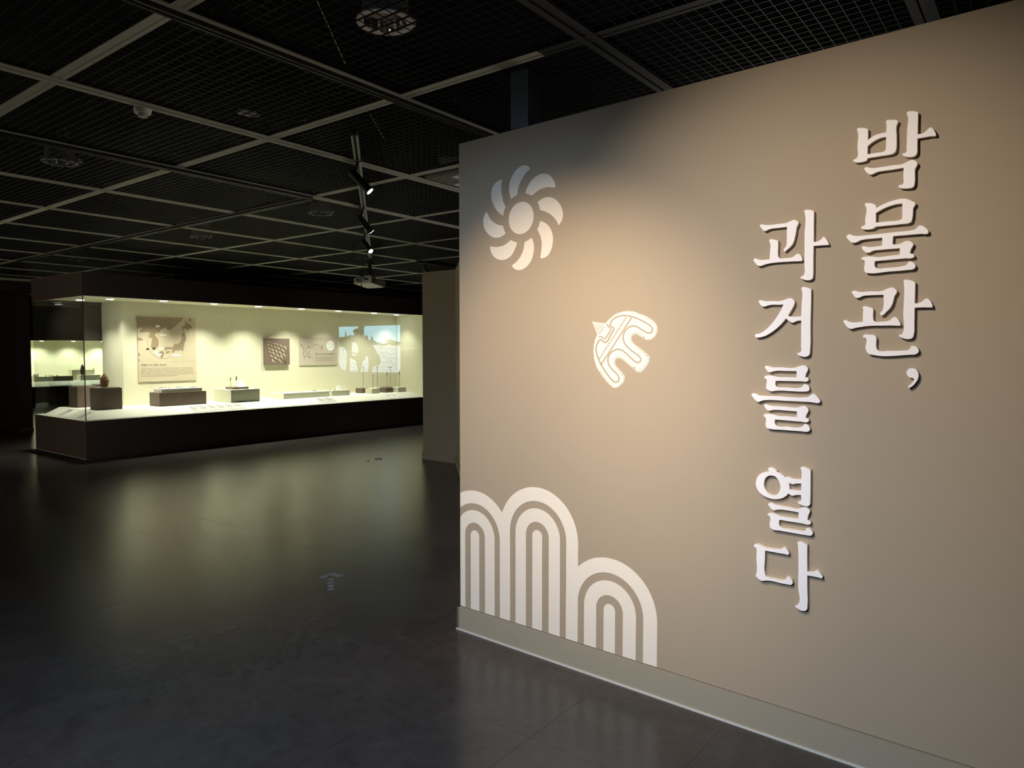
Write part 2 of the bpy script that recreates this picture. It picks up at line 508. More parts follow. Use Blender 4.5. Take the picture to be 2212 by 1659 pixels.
track('lighting_track', (0.2, YL[4], HC-0.018), (9.0, YL[4], HC-0.018), 0.05, 0.02, M['black'], 'long black track along the second runner from the top, ending behind the lettered wall')
track('lighting_track', (0.6, yk, HC-0.018), (xk-0.02, yk, HC-0.018), 0.06, 0.02, M['black'], 'black track running left from the runner crossing above the ring of downlights')
track('lighting_track', (xk, yk+0.03, HC-0.018), (xk, 13.0, HC-0.018), 0.05, 0.02, M['black'], 'black track running from the runner crossing back towards the showcase')

# spotlights on the tracks
def spotlight(px, lean, label, lit=True, L=0.20, R=0.031, drop=0.145, shift=0.02):
    base = on_z(px[0], px[1], ZT-0.02)
    t = empty('spotlight', tuple(base), label, 'spotlight', 'black spotlights on the ceiling tracks')
    d = (RT*lean[0] + Vector((0, 0, -1))*lean[1] - Vector((FW.x, FW.y, 0))*lean[2]).normalized()
    MB().box((base.x-0.025, base.y-0.025, base.z), (base.x+0.025, base.y+0.025, base.z+0.042)).build('adapter', M['black'], t, bevel=0.003)
    c = base + Vector((0, 0, -drop)) + RT*shift
    MB().tube(base + Vector((0, 0, 0.005)), c - d*0.06 + Vector((0, 0, 0.01)), 0.012, 10).build('stem', M['black'], t, smooth=False)
    MB().tube(c - d*(L/2), c + d*(L/2), R, 28).build('lamp_tube', M['black'], t, bevel=0.003)
    e = c + d*(L/2)
    MB().tube(e - d*0.002, e + d*0.0015, R*0.86, 28).build('lens', M['glowcool'] if lit else M['lens'], t)
    return e, d
e1, d1 = spotlight((772.8, 349.5), (.66, .69, .02), 'nearest and largest of the black tube spotlights on the diagonal track')
e2, d2 = spotlight((783.4, 451.4), (.62, .78, -.34), 'middle black tube spotlight on the diagonal track, its lens turned away')
e3, d3 = spotlight((788.8, 505), (.58, .72, .50), 'farthest spotlight on the diagonal track, its round lens glowing white')
e4, d4 = spotlight((921, 569), (.55, .80, -.10), 'black spotlight on the short track just above the brown partition', lit=False, L=0.24)
for e_, d_ in ((e1, d1), (e2, d2), (e3, d3)):
    spot('track_beam', e_ + d_*0.01, e_ + d_, 30, (1.0, 0.88, 0.74), 50, 0.8, 0.02)

# downlights sitting on top of the grille
def downlight(loc, label):
    t = empty('downlight', loc, label, 'downlight', 'round downlights above the grille')
    b = Vector(loc)
    MB().lathe(b, [(0.128, 0.0), (0.128, 0.006), (0.098, 0.006), (0.095, 0.0)], 36).lathe(b, [(0.128, 0.0), (0.095, 0.0)], 36).build('rim', M['fixture'], t, smooth=False)
    MB().lathe(b, [(0.096, 0.001), (0.092, 0.03), (0.086, 0.05)], 36).build('reflector', M['reflector'], t, smooth=True)
    MB().lathe(b, [(0.0005, 0.05), (0.0865, 0.05)], 36).build('lens', M['lens'], t)
    MB().lathe(b, [(0.104, 0.007), (0.104, 0.10), (0.085, 0.13), (0.085, 0.24), (0.0005, 0.24)], 36).build('housing', M['grille'], t, smooth=False)
    fins = MB()
    for k in range(12):
        a = 2*math.pi*k/12
        fins.obox(b + Vector((math.cos(a)*0.095, math.sin(a)*0.095, 0.185)), Vector((math.cos(a), math.sin(a), 0))*0.012, Vector((-math.sin(a), math.cos(a), 0))*0.002, (0, 0, 0.05))
    tag(fins.build('cooling_fins', M['grille'], t), kind='stuff')
    clip = MB()
    clip.box((b.x+0.11, b.y-0.055, b.z+0.02), (b.x+0.14, b.y-0.03, b.z+0.05))
    clip.build('clip', M['paper'], t)
    return t
ZD = HC + 0.028
proto = downlight(tuple(on_z(832, 50, ZD)), 'largest downlight, seen from close by through the grille at the top of the frame')
for px, lb in [((130, 352), 'downlight showing through the grille at the left, just above the fourth runner'),
               ((692, 462), 'downlight glinting in the grille just left of the diagonal track'),
               ((433, 513), 'downlight glinting in the grille above the map panel'),
               ((783, 559), 'downlight glinting in the grille right above the projector'),
               ((165, 563), 'far downlight in the grille above the glass corner of the showcase'),
               ((492, 593), 'far downlight in the dark ceiling just over the showcase top')]:
    dup(proto, tuple(on_z(px[0], px[1], ZD)), lb)
# small ceiling devices
b = on_z(308, 238, HC-0.01)
t = empty('smoke_detector', tuple(b), 'small round smoke detector hanging below the first double runner', 'detector')
MB().lathe(b, [(0.0005, 0.02), (0.045, 0.02), (0.05, 0.0), (0.045, -0.02), (0.0005, -0.02)], 24).build('body', M['fixture'], t, smooth=False)
MB().lathe(b, [(0.03, -0.02), (0.025, -0.04), (0.0005, -0.042)], 24).build('sensor_head', M['lens'], t)
b = on_z(533, 244, HC+0.05)
t = empty('junction_box', tuple(b), 'small pale junction box lying on the grille between two runners', 'junction box')
MB().obox(b, (0.05, -0.012, 0), (0.006, 0.025, 0), (0, 0, 0.012)).build('box', M['fixture'], t)
MB().obox(b + Vector((0.065, -0.014, 0)), (0.01, -0.002, 0), (0.004, 0.016, 0), (0, 0, 0.008)).build('cover', M['fixture'], t)
b = on_z(990, 320, HC+0.12)
t = empty('ventilation_box', tuple(b), 'grey box above the grille beside the top corner of the lettered wall', 'box')
MB().obox(b, (0.10, -0.12, 0), (0.09, 0.075, 0), (0, 0, 0.10)).build('body', M['grille'], t, bevel=0.02)
# cassette air conditioner in its ceiling cell
ax0, ay1 = on_z(921, 378, HC)[:2]
ay1 = YL[5]-0.09; ax0 = XL[4]+0.10
t = empty('air_conditioner', (ax0+0.5, ay1-0.5, HC), 'dark cassette air conditioner set in the ceiling left of the lettered wall', 'air conditioner')
MB().box((ax0, ay1-1.02, HC-0.012), (ax0+1.05, ay1, HC+0.02)).build('frame', M['grille'], t, bevel=0.012)
MB().box((ax0+0.3, ay1-0.75, HC-0.02), (ax0+0.75, ay1-0.27, HC-0.0121)).build('intake_grille', M['mesh'], t)
for k, (p, q) in enumerate([((0.28, -0.15), (0.78, -0.07)), ((0.28, -0.95), (0.78, -0.87)), ((0.07, -0.78), (0.15, -0.24)), ((0.9, -0.78), (0.98, -0.24))]):
    MB().box((ax0+p[0], ay1+p[1], HC-0.022), (ax0+q[0], ay1+q[1], HC-0.0121)).build('louver', M['fixture'], t)
# hanger cables above the grille
for a_, b_, lb in [((684, 0), (746, 139), 'thin grey cable slung above the grille left of the largest downlight'),
                   ((800, 248), (832, 303), 'thin grey cable slung above the grille left of the ventilation box')]:
    o = MB().tube(on_z(a_[0], a_[1], HC+0.10), on_z(b_[0], b_[1], HC+0.03), 0.003, 6).build('hanger_cable', M['runner'])
    tag(o, lb, 'cable')

# ------------------------------------------------------------------ projector
pb = on_z(798.4, 568.5, HC)
t = empty('projector', tuple(pb), 'cream ceiling projector on a black pole in front of the showcase', 'projector')
near = Vector((0, 0, 0))
dL = Vector((math.cos(math.radians(94)), math.sin(math.radians(94)), 0))        # along the port side
dR = Vector((math.cos(math.radians(4)), math.sin(math.radians(4)), 0))
dR = (dR*math.cos(math.radians(10)) + Vector((0, 0, -1))*math.sin(math.radians(10))).normalized()
dU = dR.cross(dL).normalized()
LW, LD, LH = 0.40, 0.33, 0.10
pc = pb + Vector((0, 0, -0.318)) + dL*(-0.0)
pr = MB().obox(pc, dL*(LW/2), dR*(LD/2), dU*(LH/2))
pr.build('body', M['plastic'], t, bevel=0.012)
MB().tube(pb + Vector((0, 0, 0.0)), pb + Vector((0, 0, -0.22)), 0.03, 16).build('pole', M['black'], t)
MB().tube(pb + Vector((0, 0, 0.006)), pb + Vector((0, 0, -0.02)), 0.07, 20).build('ceiling_plate', M['black'], t)
MB().obox(pb + Vector((0, 0, -0.235)), dL*0.075, dR*0.05, (0, 0, 0.025)).build('mount_bracket', M['plastic'], t, bevel=0.005)
fc = pc - dR*(LD/2)                                                             # face with the ports
MB().tube(fc + dL*0.055 - dR*0.0005, fc + dL*0.055 - dR*0.004, 0.043, 24).build('vent', M['grille'], t)
for u_, v_, w_, h_ in ((0.125, 0.012, 0.025, 0.018), (0.125, -0.028, 0.012, 0.009), (-0.02, 0.0, 0.009, 0.009), (-0.06, 0.008, 0.018, 0.010), (-0.105, 0.012, 0.024, 0.014)):
    MB().obox(fc + dL*u_ + dU*v_ - dR*0.001, dL*w_, dR*0.002, dU*h_).build('port', M['black'], t)
sc_ = pc - dL*(LW/2)
MB().obox(sc_ + dR*0.115 - dU*0.022 - dL*0.0008, dR*0.026, dL*0.001, dU*0.018).build('yellow_sticker', mat('yellow_warning_sticker', (0.45, 0.33, 0.06), 0.6), t)
MB().tube(pc + dR*(LD/2-0.002) + dL*0.10, pc + dR*(LD/2+0.02) + dL*0.10, 0.035, 20).build('lens', M['black'], t)
cab = MB(); pv = None
for k in range(9):
    s = k/8
    p = (fc - dL*0.07 + dU*0.012)*(1-s) + (pb + Vector((0, 0, -0.10)))*s - dR*(0.09*math.sin(math.pi*s)) + dL*(0.10*math.sin(math.pi*s))
    if pv is not None: cab.tube(pv, p, 0.008, 8)
    pv = p
cab.build('cable', M['black'], t)
MB().tube(pc - dR*0.13 + dL*0.05 - dU*0.05, pc - dR*0.13 + dL*0.05 - dU*0.13, 0.008, 8).build('antenna', M['black'], t)

# ------------------------------------------------------------------ lettering on the wall
LT = 0.020                                                     # the letters stand 20 mm off the wall
def wall_uv(px, py, t):
    q = on_plane(px, py, WP(0, 0, t), WN) - WP0
    return (q.dot(WD), q.z)
def wall_loop(P, org, s, t):
    return [wall_uv(org[0]+p[0]/s, org[1]+p[1]/s, t) for p in P]
def letter(label, org, s, strokes, name='hangul_letter', group=None):
    loops_ = []
    for st in strokes:
        loops_.append([wall_loop(outline(x), org, s, LT) for x in st])
    allp = [p for L in loops_ for q in L for p in q]
    u0 = sum(p[0] for p in allp)/len(allp); v0 = min(p[1] for p in allp)
    t = empty(name, tuple(WP(u0, v0, 0)), label, 'letter')
    for L in loops_:
        MB().prism(L, WP, 0.001, LT, 0, 1).build('stroke', [M['white'], M['mdf']], t)
    return t
letter('raised white Hangul syllable at the top of the right column', (1810, 220), 8.296, [
 ['340,500 355,475 400,468 470,470 540,488! 538,690! 580,650 650,605 740,572 865,545! 868,400 860,360 870,333 950,323 1040,325 1075,345 1070,380 1055,410 1050,600 1045,830 1035,880 1000,920 950,940 800,965 530,1010! 522,1040 480,1065 400,1082 330,1085 280,1065 275,1050 290,1030 330,1018 348,990 350,800 357,545 350,520',
  '532,795! 600,735 680,685 770,645 865,627! 862,750 858,840 850,870 825,888 700,912 530,938!'],
 ['1230,205 1250,175 1320,167 1400,172 1437,190! 1432,400 1427,582! 1500,570 1560,540 1600,500 1630,470 1672,460 1710,495 1745,550 1758,595 1740,613! 1650,617 1550,635 1425,658! 1422,800 1420,900 1405,945 1370,975 1310,988 1240,987 1180,970 1150,945 1165,925 1205,918 1225,895 1230,800 1240,500 1245,240 1235,220'],
 ['472,1195 490,1175 520,1170 580,1185 650,1185 800,1165 1000,1135 1170,1110 1220,1085 1280,1055 1340,1038 1390,1062 1425,1105 1410,1150 1385,1195 1380,1300 1375,1450 1362,1505 1330,1535 1270,1548 1180,1552 1110,1540 1085,1525 1095,1495 1140,1487 1168,1465 1172,1350 1178,1180! 1000,1210 800,1238 720,1250 650,1280 580,1303 540,1285 500,1245']])
letter('raised white Hangul syllable second in the right column, wide bar under a box', (1810, 410), 8.296, [
 ['480,270 500,242 560,237 630,250 685,285! 690,322! 780,275 880,228 1000,190 1100,165 1200,158 1260,172 1330,205 1387,240 1375,285 1352,320 1345,400 1330,520 1315,565 1270,595 1150,612 900,638 680,660! 640,690 580,705 510,712 440,700 415,680 425,657 460,650 485,625 487,540 495,290',
  '680,415! 780,355 900,300 1030,262 1155,243! 1152,400 1150,500 1135,530 1100,543 900,565 680,587!'],
 ['157,828 180,805 215,800 270,820 340,828 450,820 700,795 1000,760 1300,728 1370,712 1415,680 1445,645 1485,638 1540,660 1590,700 1620,745 1615,775 1590,790 1500,788 1400,795 1200,812 990,830! 985,870 980,978! 1085,975 1150,950 1210,920 1265,915 1310,932 1350,970 1340,1010 1315,1050 1300,1090 1293,1142! 1345,1150 1368,1180 1360,1205 1335,1218 1200,1228 900,1255 660,1278! 658,1360 675,1390 715,1408 850,1400 1150,1368 1220,1350 1250,1320 1265,1290 1305,1285 1350,1305 1387,1355 1380,1395 1350,1420 1250,1435 900,1465 550,1493 500,1485 472,1450 470,1400 470,1270 455,1255 425,1250 420,1230 440,1208 490,1198 570,1193 630,1197 690,1205 900,1185 1108,1163! 1110,1047! 900,1062 720,1078 650,1085 590,1110 530,1130 490,1115 445,1070 425,1030 440,1015 475,1012 530,1025 620,1022 790,1000! 795,858! 600,875 450,892 400,905 340,935 290,950 250,945 205,910']])
letter('raised white Hangul syllable third in the right column, just above the comma', (1810, 600), 6.379, [
 ['190,192 210,180 235,180 290,193 450,187 620,178 670,155 720,137 750,135 785,150 813,183 800,220 780,250 765,310 745,370 715,420 670,465 600,518 577,500 590,475 615,450 625,410 630,233! 450,240 370,245 330,255 270,278 240,268 210,230'],
 ['340,405 360,393 410,398 460,413 487,432! 485,560 492,590 515,605 600,604 680,597 725,580 755,550 785,541 820,560 845,600 860,650 845,662! 750,658 600,660 430,663 330,675 250,688 170,703 130,680 100,640 77,595 90,583 115,583 150,605 190,613 343,608! 345,500 348,430'],
 ['903,45 920,28 970,30 1030,45 1065,65! 1062,200 1058,353! 1110,348 1150,335 1180,310 1205,290 1235,287 1265,310 1290,350 1303,390 1297,410! 1200,407 1057,413! 1053,600 1045,780 1035,815 1005,838 950,845 890,830 855,812 838,797 850,783 880,780 892,760 900,500 910,80 908,60'],
 ['345,800 365,785 430,783 490,788 520,805 530,830! 530,960 540,990 565,1005 700,1007 900,1003 960,998 995,975 1005,945 1030,938 1070,945 1100,970 1112,1005 1100,1035 1060,1057 1000,1060 480,1063 430,1050 395,1015 383,975 383,835 370,823 350,820']])
letter('raised white comma below the right column of letters', (1810, 600), 6.379, [
 ['945,1310 955,1275 985,1252 1030,1247 1075,1262 1102,1300 1110,1345 1100,1395 1070,1445 1030,1490 980,1520! 960,1502! 1000,1470 1035,1430 1048,1395 1035,1383 1000,1378 965,1355']], name='comma')
letter('raised white Hangul syllable at the top of the left column', (1600, 430), 7.9, [
 ['325,455 350,433 395,440 470,443 640,425 785,405 850,375 910,355 950,368 985,395 978,435 955,485 945,550 930,630 915,690 890,760 840,820 790,862 745,892 730,875 745,845 770,810 783,770 786,700 788,600 788,472! 700,485 600,495 520,505 470,520 410,545 380,525 350,490'],
 ['485,705 500,687 560,690 640,712! 640,800 637,950 645,990 675,1012 760,1008 850,1000 905,980 945,945 980,930 1020,955 1045,1000 1052,1040 1030,1058! 950,1060 800,1068 650,1078 530,1090 430,1110 370,1130 320,1143 280,1125 245,1085 220,1040 228,1020 250,1012 285,1027 330,1038 400,1036 495,1028! 500,900 498,740 490,725'],
 ['1082,208 1100,187 1160,183 1220,193 1250,210! 1248,400 1245,733! 1300,725 1350,705 1385,675 1405,650 1420,645 1445,665 1475,705 1495,745 1500,775 1490,783! 1400,787 1243,800! 1240,1000 1238,1200 1235,1300 1225,1350 1190,1378 1130,1385 1080,1375 1040,1355 1018,1338 1035,1322 1060,1315 1078,1290 1085,1100 1090,600 1093,240 1088,222']])
letter('raised white Hangul syllable second in the left column, with one long sweeping stroke', (1600, 600), 8.296, [
 ['323,415 340,403 380,406 435,420 550,417 740,410 790,393 850,370 890,365 930,382 965,420 958,480 930,540 880,625 845,682! 880,692 930,697 1085,692! 1090,500 1095,215 1086,187 1110,165 1160,168 1220,185 1262,207! 1260,400 1250,800 1242,1300 1235,1360 1215,1395 1170,1415 1120,1415 1070,1402 1030,1380 1010,1362 1025,1347 1060,1342 1075,1325 1080,1200 1085,766! 1040,768 990,780 920,805 880,785 840,755 812,725! 770,780 700,855 620,925 530,990 440,1040 370,1062 310,1070 275,1063 257,1047 268,1012 290,1005 330,1003 380,980 450,930 530,855 610,755 680,650 740,540 764,478! 700,483 520,488 480,498 410,517 370,500 340,460']])
letter('raised white Hangul syllable third in the left column, stacked in five bars', (1600, 780), 9.217, [
 ['480,115 510,92 550,100 610,118 800,124 1085,127 1140,110 1190,92 1250,83 1300,100 1338,150 1325,200 1300,250 1283,322! 1330,327 1350,355 1345,385 1320,403 1200,402 695,393! 692,470 710,505 745,517 900,522 1190,525 1225,510 1240,475 1260,460 1320,470 1355,500 1367,545 1355,585 1320,603 1250,607 1000,598 720,588 680,592 620,603 570,590 530,565 503,535 505,500 515,430 517,370 505,350 480,342 467,322 485,298 530,287 600,287 660,298 735,315 900,320 1113,322! 1112,200! 900,197 700,195 650,203 575,222 540,205 510,165'],
 ['220,655 250,640 300,648 360,678 450,690 700,697 1290,720 1340,715 1380,690 1420,658 1460,655 1500,685 1550,740 1580,800 1570,825 1530,838 1480,830 1400,818 1200,806 900,792 500,777 450,782 400,798 350,812 315,797 265,745'],
 ['465,870 490,857 540,868 600,888 700,895 900,905 1110,923 1160,915 1220,897 1270,893 1310,915 1348,965 1340,1010 1315,1050 1290,1133! 1335,1140 1355,1165 1350,1200 1330,1213 1200,1205 720,1167 680,1165! 680,1240 700,1275 745,1297 900,1303 1190,1317 1230,1305 1250,1265 1275,1253 1330,1270 1365,1310 1377,1355 1362,1392 1330,1405 1200,1397 800,1368 570,1347 530,1335 505,1310 497,1280 500,1140 490,1115 465,1103 455,1080 475,1058 530,1052 590,1052 650,1062 720,1085 900,1098 1120,1115! 1120,1003! 900,985 700,970 640,972 560,988 520,970 490,930']])
letter('raised white Hangul syllable fourth in the left column, with a round ring', (1600, 980), 8.296, [
 ['492,280 505,250 540,245 600,268 650,305! 642,325! 700,350 760,390 800,425 825,415 860,420 930,445 1000,455 1085,462! 1090,400 1088,300 1073,250 1095,235 1140,240 1200,262 1252,293! 1250,600 1245,850 1240,910 1215,938 1170,945 1110,930 1060,905 1020,875 1035,857 1065,855 1080,835 1080,742! 1000,740 920,752 890,738 850,712! 820,750 760,790 690,810 600,815 520,800 430,765 350,705 300,640 272,560 275,490 300,420 350,365 430,330 518,317!',
  '418,540 425,480 450,430 490,400 545,392 610,405 660,450 700,530 712,590 700,660 670,715 630,740 580,745 510,715 450,650 425,600',
  '862,522! 890,535 930,548 1000,535 1085,537! 1085,665! 1000,658 920,645 875,637! 875,600 870,560'],
 ['490,905 510,885 560,885 600,905 700,930 850,955 1040,985 1085,970 1130,962 1180,965 1220,995 1240,1030 1225,1070 1205,1120 1195,1190! 1235,1205 1255,1230 1250,1262 1225,1270 1100,1250 900,1218 690,1185! 685,1260 700,1300 740,1325 850,1345 1050,1375 1120,1385 1155,1380 1172,1345 1190,1325 1230,1338 1270,1375 1290,1420 1280,1455 1250,1468 1180,1462 1000,1432 700,1380 580,1360 545,1340 520,1305 520,1260 523,1130 510,1110 485,1103 482,1085 510,1067 560,1065 620,1080 700,1115 850,1140 1035,1168! 1037,1052! 900,1027 720,1003 650,1005 590,1013 550,990 515,945']])
letter('raised white Hangul syllable at the bottom of the left column', (1600, 1160), 9.217, [
 ['260,165 280,148 340,148 420,175 500,208 650,230 790,240 830,225 855,200 880,208 920,245 950,295 960,335 945,358! 880,342 700,310 485,270! 483,400 485,740 500,780 540,803 650,825 850,857 890,850 912,820 918,790 950,795 1000,830 1030,885 1030,930 1000,952 950,947 800,920 540,868 480,870 420,873 370,850 330,810 300,770 315,715 312,400 315,250 305,215 275,195'],
 ['1125,115 1150,95 1200,95 1260,120 1325,160! 1322,300 1325,690! 1400,700 1460,690 1500,665 1530,662 1570,700 1610,760 1628,805 1610,825! 1540,805 1440,785 1325,765! 1325,1000 1325,1390 1318,1440 1290,1468 1240,1472 1180,1455 1120,1415 1080,1378 1100,1362 1135,1362 1148,1345 1145,1000 1143,200 1140,155']])

# ------------------------------------------------------------------ vinyl emblems on the wall
V0, V1 = 0.0003, 0.0012
org, s = (980, 330), 3.129
t = empty('sun_emblem', tuple(WP(0.447, 2.298, 0)), 'pale sun emblem with eight curved petals on the upper left of the wall', 'emblem')
MB().prism([[(0.447+0.0835*math.cos(2*math.pi*k/64), 2.298+0.0835*math.sin(2*math.pi*k/64)) for k in range(64)]], WP, V0, V1).build('disc', M['vinyl'], t)
for pt in ['520,107! 500,88 470,85 435,105 400,150 378,205 375,260 387,313! 408,297 430,283! 437,235 460,180 490,135',
           '485,275! 495,240 520,195 560,157 605,141 645,150 672,180 687,220 685,237! 640,233 590,245 528,290! 508,280',
           '567,332! 610,305 650,300 690,317 722,355 738,405 735,450 710,492! 695,460 665,425 625,400 585,387! 578,360',
           '585,460! 620,475 650,505 670,560 670,610 655,665 630,700 600,713 585,712! 592,660 595,610 585,560 565,518! 577,490',
           '527,573! 540,610 542,660 530,715 500,763 465,788 430,793 405,780 392,763! 425,735 455,695 472,650 480,603! 505,590',
           '387,590! 407,600 430,607! 415,650 385,700 345,723 305,722 270,700 250,665 246,633! 290,637 340,625',
           '222,397! 240,435 270,470 305,488 333,493! 340,520 351,546! 320,568 280,575 240,555 210,515 200,465 207,425',
           '330,182! 322,220 325,275 335,330 351,367! 340,395 335,426! 305,405 275,365 257,315 255,265 270,220 300,190']:
    MB().prism([wall_loop(outline(pt), org, s, V1)], WP, V0, V1).build('petal', M['vinyl'], t)

t = empty('hill_emblem', tuple(WP(0.55, 0.14, 0)), 'three pale nested arches like hills printed at the foot of the wall', 'emblem')
for hi, (cu, cv) in enumerate([(0.115, 0.563), (0.557, 0.636), (0.9985, 0.345)]):
    for bi, (ro, ri) in enumerate([(0.2575, 0.185), (0.1465, 0.0752), (0.0325, 0.0)]):
        tt = V1 + 0.0001*hi
        O, I = [], []
        for q in range(49):
            a = math.pi*(1 - q/48)
            O.append((cu + ro*math.cos(a), cv + ro*math.sin(a))); I.append((cu + ri*math.cos(a), cv + ri*math.sin(a)))
        O = [(cu-ro, 0.1405)] + O + [(cu+ro, 0.1405)]; I = [(cu-ri, 0.1405)] + I + [(cu+ri, 0.1405)]
        cl = lambda L: [(max(p[0], 0.0015), p[1]) for p in L]
        MB().strip(cl(O), cl(I), WP, V0, tt).build('arch_band', M['vinyl'], t)

org, s = (1260, 660), 8.733
def along(P, f):
    L = [0]
    for a, b in zip(P, P[1:]): L.append(L[-1] + math.hypot(b[0]-a[0], b[1]-a[1]))
    d = f*L[-1]
    for k in range(len(P)-1):
        if d <= L[k+1] or k == len(P)-2:
            q = (d-L[k])/max(L[k+1]-L[k], 1e-6)
            return (P[k][0]+(P[k+1][0]-P[k][0])*q, P[k][1]+(P[k+1][1]-P[k][1])*q)
def comb(outer, inner, n, tip=0.29):
    O, I = pts(outer), pts(inner); out = []
    for k in range(n):
        out += [along(I, k/n), along(O, (k+0.5-tip)/n), along(O, (k+0.5+tip)/n)]
    return out + [along(I, 1.0)]
sil = pts('165,303 395,335 430,322 500,248 580,182 660,140 760,113 850,105 940,113 1020,135')
sil += comb('1035,145 1110,165 1190,200 1270,245 1340,300 1385,360 1402,420 1397,490 1372,560 1320,617 1260,655 1200,655 1140,632',
            '1030,185 1100,205 1180,240 1260,285 1320,330 1350,380 1362,430 1358,485 1335,540 1290,590 1250,612 1205,610 1160,590', 21)
sil += comb('1135,630 1060,580 990,545 930,570 905,620 930,680 990,740 1060,790 1130,840 1190,890 1240,930',
            '1130,580 1075,520 1030,490 985,482 925,490 882,530 845,605 852,685 890,715 930,745 980,795 1020,825 1060,855 1090,882 1130,908 1165,940', 20, 0.14)
sil += comb('1240,935 1258,985 1248,1050 1225,1100 1180,1170 1140,1215 1080,1265 1010,1258 970,1220',
            '1175,950 1178,990 1170,1040 1150,1080 1115,1130 1085,1160 1055,1180 1020,1185 985,1165', 13)
sil += comb('965,1220 900,1160 830,1105 770,1050 700,1000 640,1000 605,1050 610,1110 650,1165 700,1220 740,1260 768,1290',
            '955,1150 890,1090 830,1045 780,1000 720,940 685,922 620,938 567,1000 552,1060 558,1112 592,1160 630,1200 660,1230 690,1270 725,1305', 20, 0.14)
sil += comb('770,1295 785,1350 777,1410 742,1470 690,1522 620,1560 560,1552 500,1502 430,1430 370,1355 315,1275',
            '735,1320 738,1350 732,1395 705,1445 662,1485 612,1512 572,1502 525,1462 465,1395 405,1322 340,1240', 22)
sil += pts('300,1250 240,1130 205,1000 192,870 200,750 225,640 265,540')
t = empty('bird_emblem', tuple(WP(*wall_uv(1350, 760, 0), 0)), 'pale winged creature emblem with fringed wings in the middle of the wall', 'emblem')
MB().prism([wall_loop(sil, org, s, V1)], WP, V0, V1).build('silhouette', M['vinyl'], t)
def ribbon(P, wd, closed=False):
    n = len(P); A, B = [], []
    for k in range(n):
        a = P[k-1] if (k > 0 or closed) else P[k]; b = P[(k+1) % n] if (k < n-1 or closed) else P[k]
        dx, dy = b[0]-a[0], b[1]-a[1]; l = math.hypot(dx, dy) or 1
        A.append((P[k][0]-dy/l*wd/2, P[k][1]+dx/l*wd/2)); B.append((P[k][0]+dy/l*wd/2, P[k][1]-dx/l*wd/2))
    if closed: A.append(A[0]); B.append(B[0])
    return A, B
def wall_line(P, wd, parent, closed=False, name='outline'):
    A, B = ribbon(P, wd, closed)
    MB().strip(wall_loop(A, org, s, V1), wall_loop(B, org, s, V1), WP, V1, V1+0.0006).build(name, M['paint'], parent)
body = '500,375! 530,300 600,232 690,197 800,190 900,205 1020,245 1150,310 1260,380 1300,430 1300,480 1270,515 1230,520 1180,500 1080,440 1000,395 930,385 860,410 790,480 755,560 755,640 790,730 850,800 950,880 1060,965 1085,1010 1070,1060 1020,1075 970,1050 880,970 780,880 720,840 650,825 580,845 510,900 470,980 465,1060 490,1130 560,1220 650,1310 675,1370 660,1430 610,1450 560,1420 470,1320 380,1190 310,1060 260,930 240,830 255,740 290,670 325,637! 365,670 415,702! 445,680 510,570 578,455! 570,425 530,397'
wall_line(outline(body, 4), 27, t, True)
wall_line(pts('445,338 450,372 490,415 530,450 470,545 400,640 365,610 328,580 288,592'), 24, t, name='neck_line')
wall_line(pts('912,228 335,1112'), 24, t, name='back_line')
wall_line(pts('200,332 378,362 283,512'), 14, t, True, 'beak_line')
wall_line(pts('252,372 326,384 283,452'), 16, t, True, 'beak_line')
tri = MB()
for k in range(20):
    f0 = (k+0.05)/20; f1 = (k+0.85)/20
    a = (800-515*f0, 212+795*f0); b = (800-515*f1, 212+795*f1); m_ = ((a[0]+b[0])/2+44, (a[1]+b[1])/2+16)
    tri.prism([wall_loop([a, b, m_], org, s, V1)], WP, V1, V1+0.0006)
for k in range(4):
    cx_, cy_ = 400-28*k, 405+37*k
    tri.prism([wall_loop([(cx_-10, cy_-14), (cx_-22, cy_+8), (cx_+25, cy_+25)], org, s, V1)], WP, V1, V1+0.0006)
tag(tri.build('tooth_pattern', M['paint'], t), kind='stuff')

# ------------------------------------------------------------------ floor arrows
def arrow(org, s, strokes, label, name='floor_arrow'):
    loops_ = [[tuple(on_z(org[0]+p[0]/s, org[1]+p[1]/s, 0.001)[:2]) for p in outline(x)] for x in strokes]
    a = [p for L in loops_ for p in L]
    t = empty(name, (sum(p[0] for p in a)/len(a), sum(p[1] for p in a)/len(a), 0), label, 'floor sticker')
    for k, L in enumerate(loops_):
        MB().prism([L], flat, 0.0004, 0.0012).build('arrow_head' if k == 0 else 'dot', M['sticker'], t)
def oval(cx_, cy_, rx, ry, tilt=-0.06):
    P = []
    for k in range(14):
        a = 2*math.pi*k/14
        x, y = rx*math.cos(a), ry*math.sin(a)
        P.append('%.1f,%.1f' % (cx_+x, cy_+y+x*tilt*2))
    return ' '.join(P)
arrow((660, 1210), 18.43, ['545,690 575,660 760,600 930,525 1020,512 1110,520 1340,570 1440,585 1478,615 1430,650 1310,668 1190,650 1015,608! 880,665 740,705 620,722',
      oval(1008, 767, 138, 46), oval(1005, 896, 140, 50), oval(1002, 1026, 142, 52), oval(1000, 1160, 144, 54)], 'grey arrow of a chevron and four dots stuck to the dark floor')
arrow((770, 970), 27.65, ['1110,628 1150,560 1300,552 1550,556 1545,600 1520,636 1400,636 1360,605 1270,608 1230,640', oval(705, 725, 85, 50, -0.3)],
      'faint far floor arrow near the foot of the brown partition', 'floor_arrow')

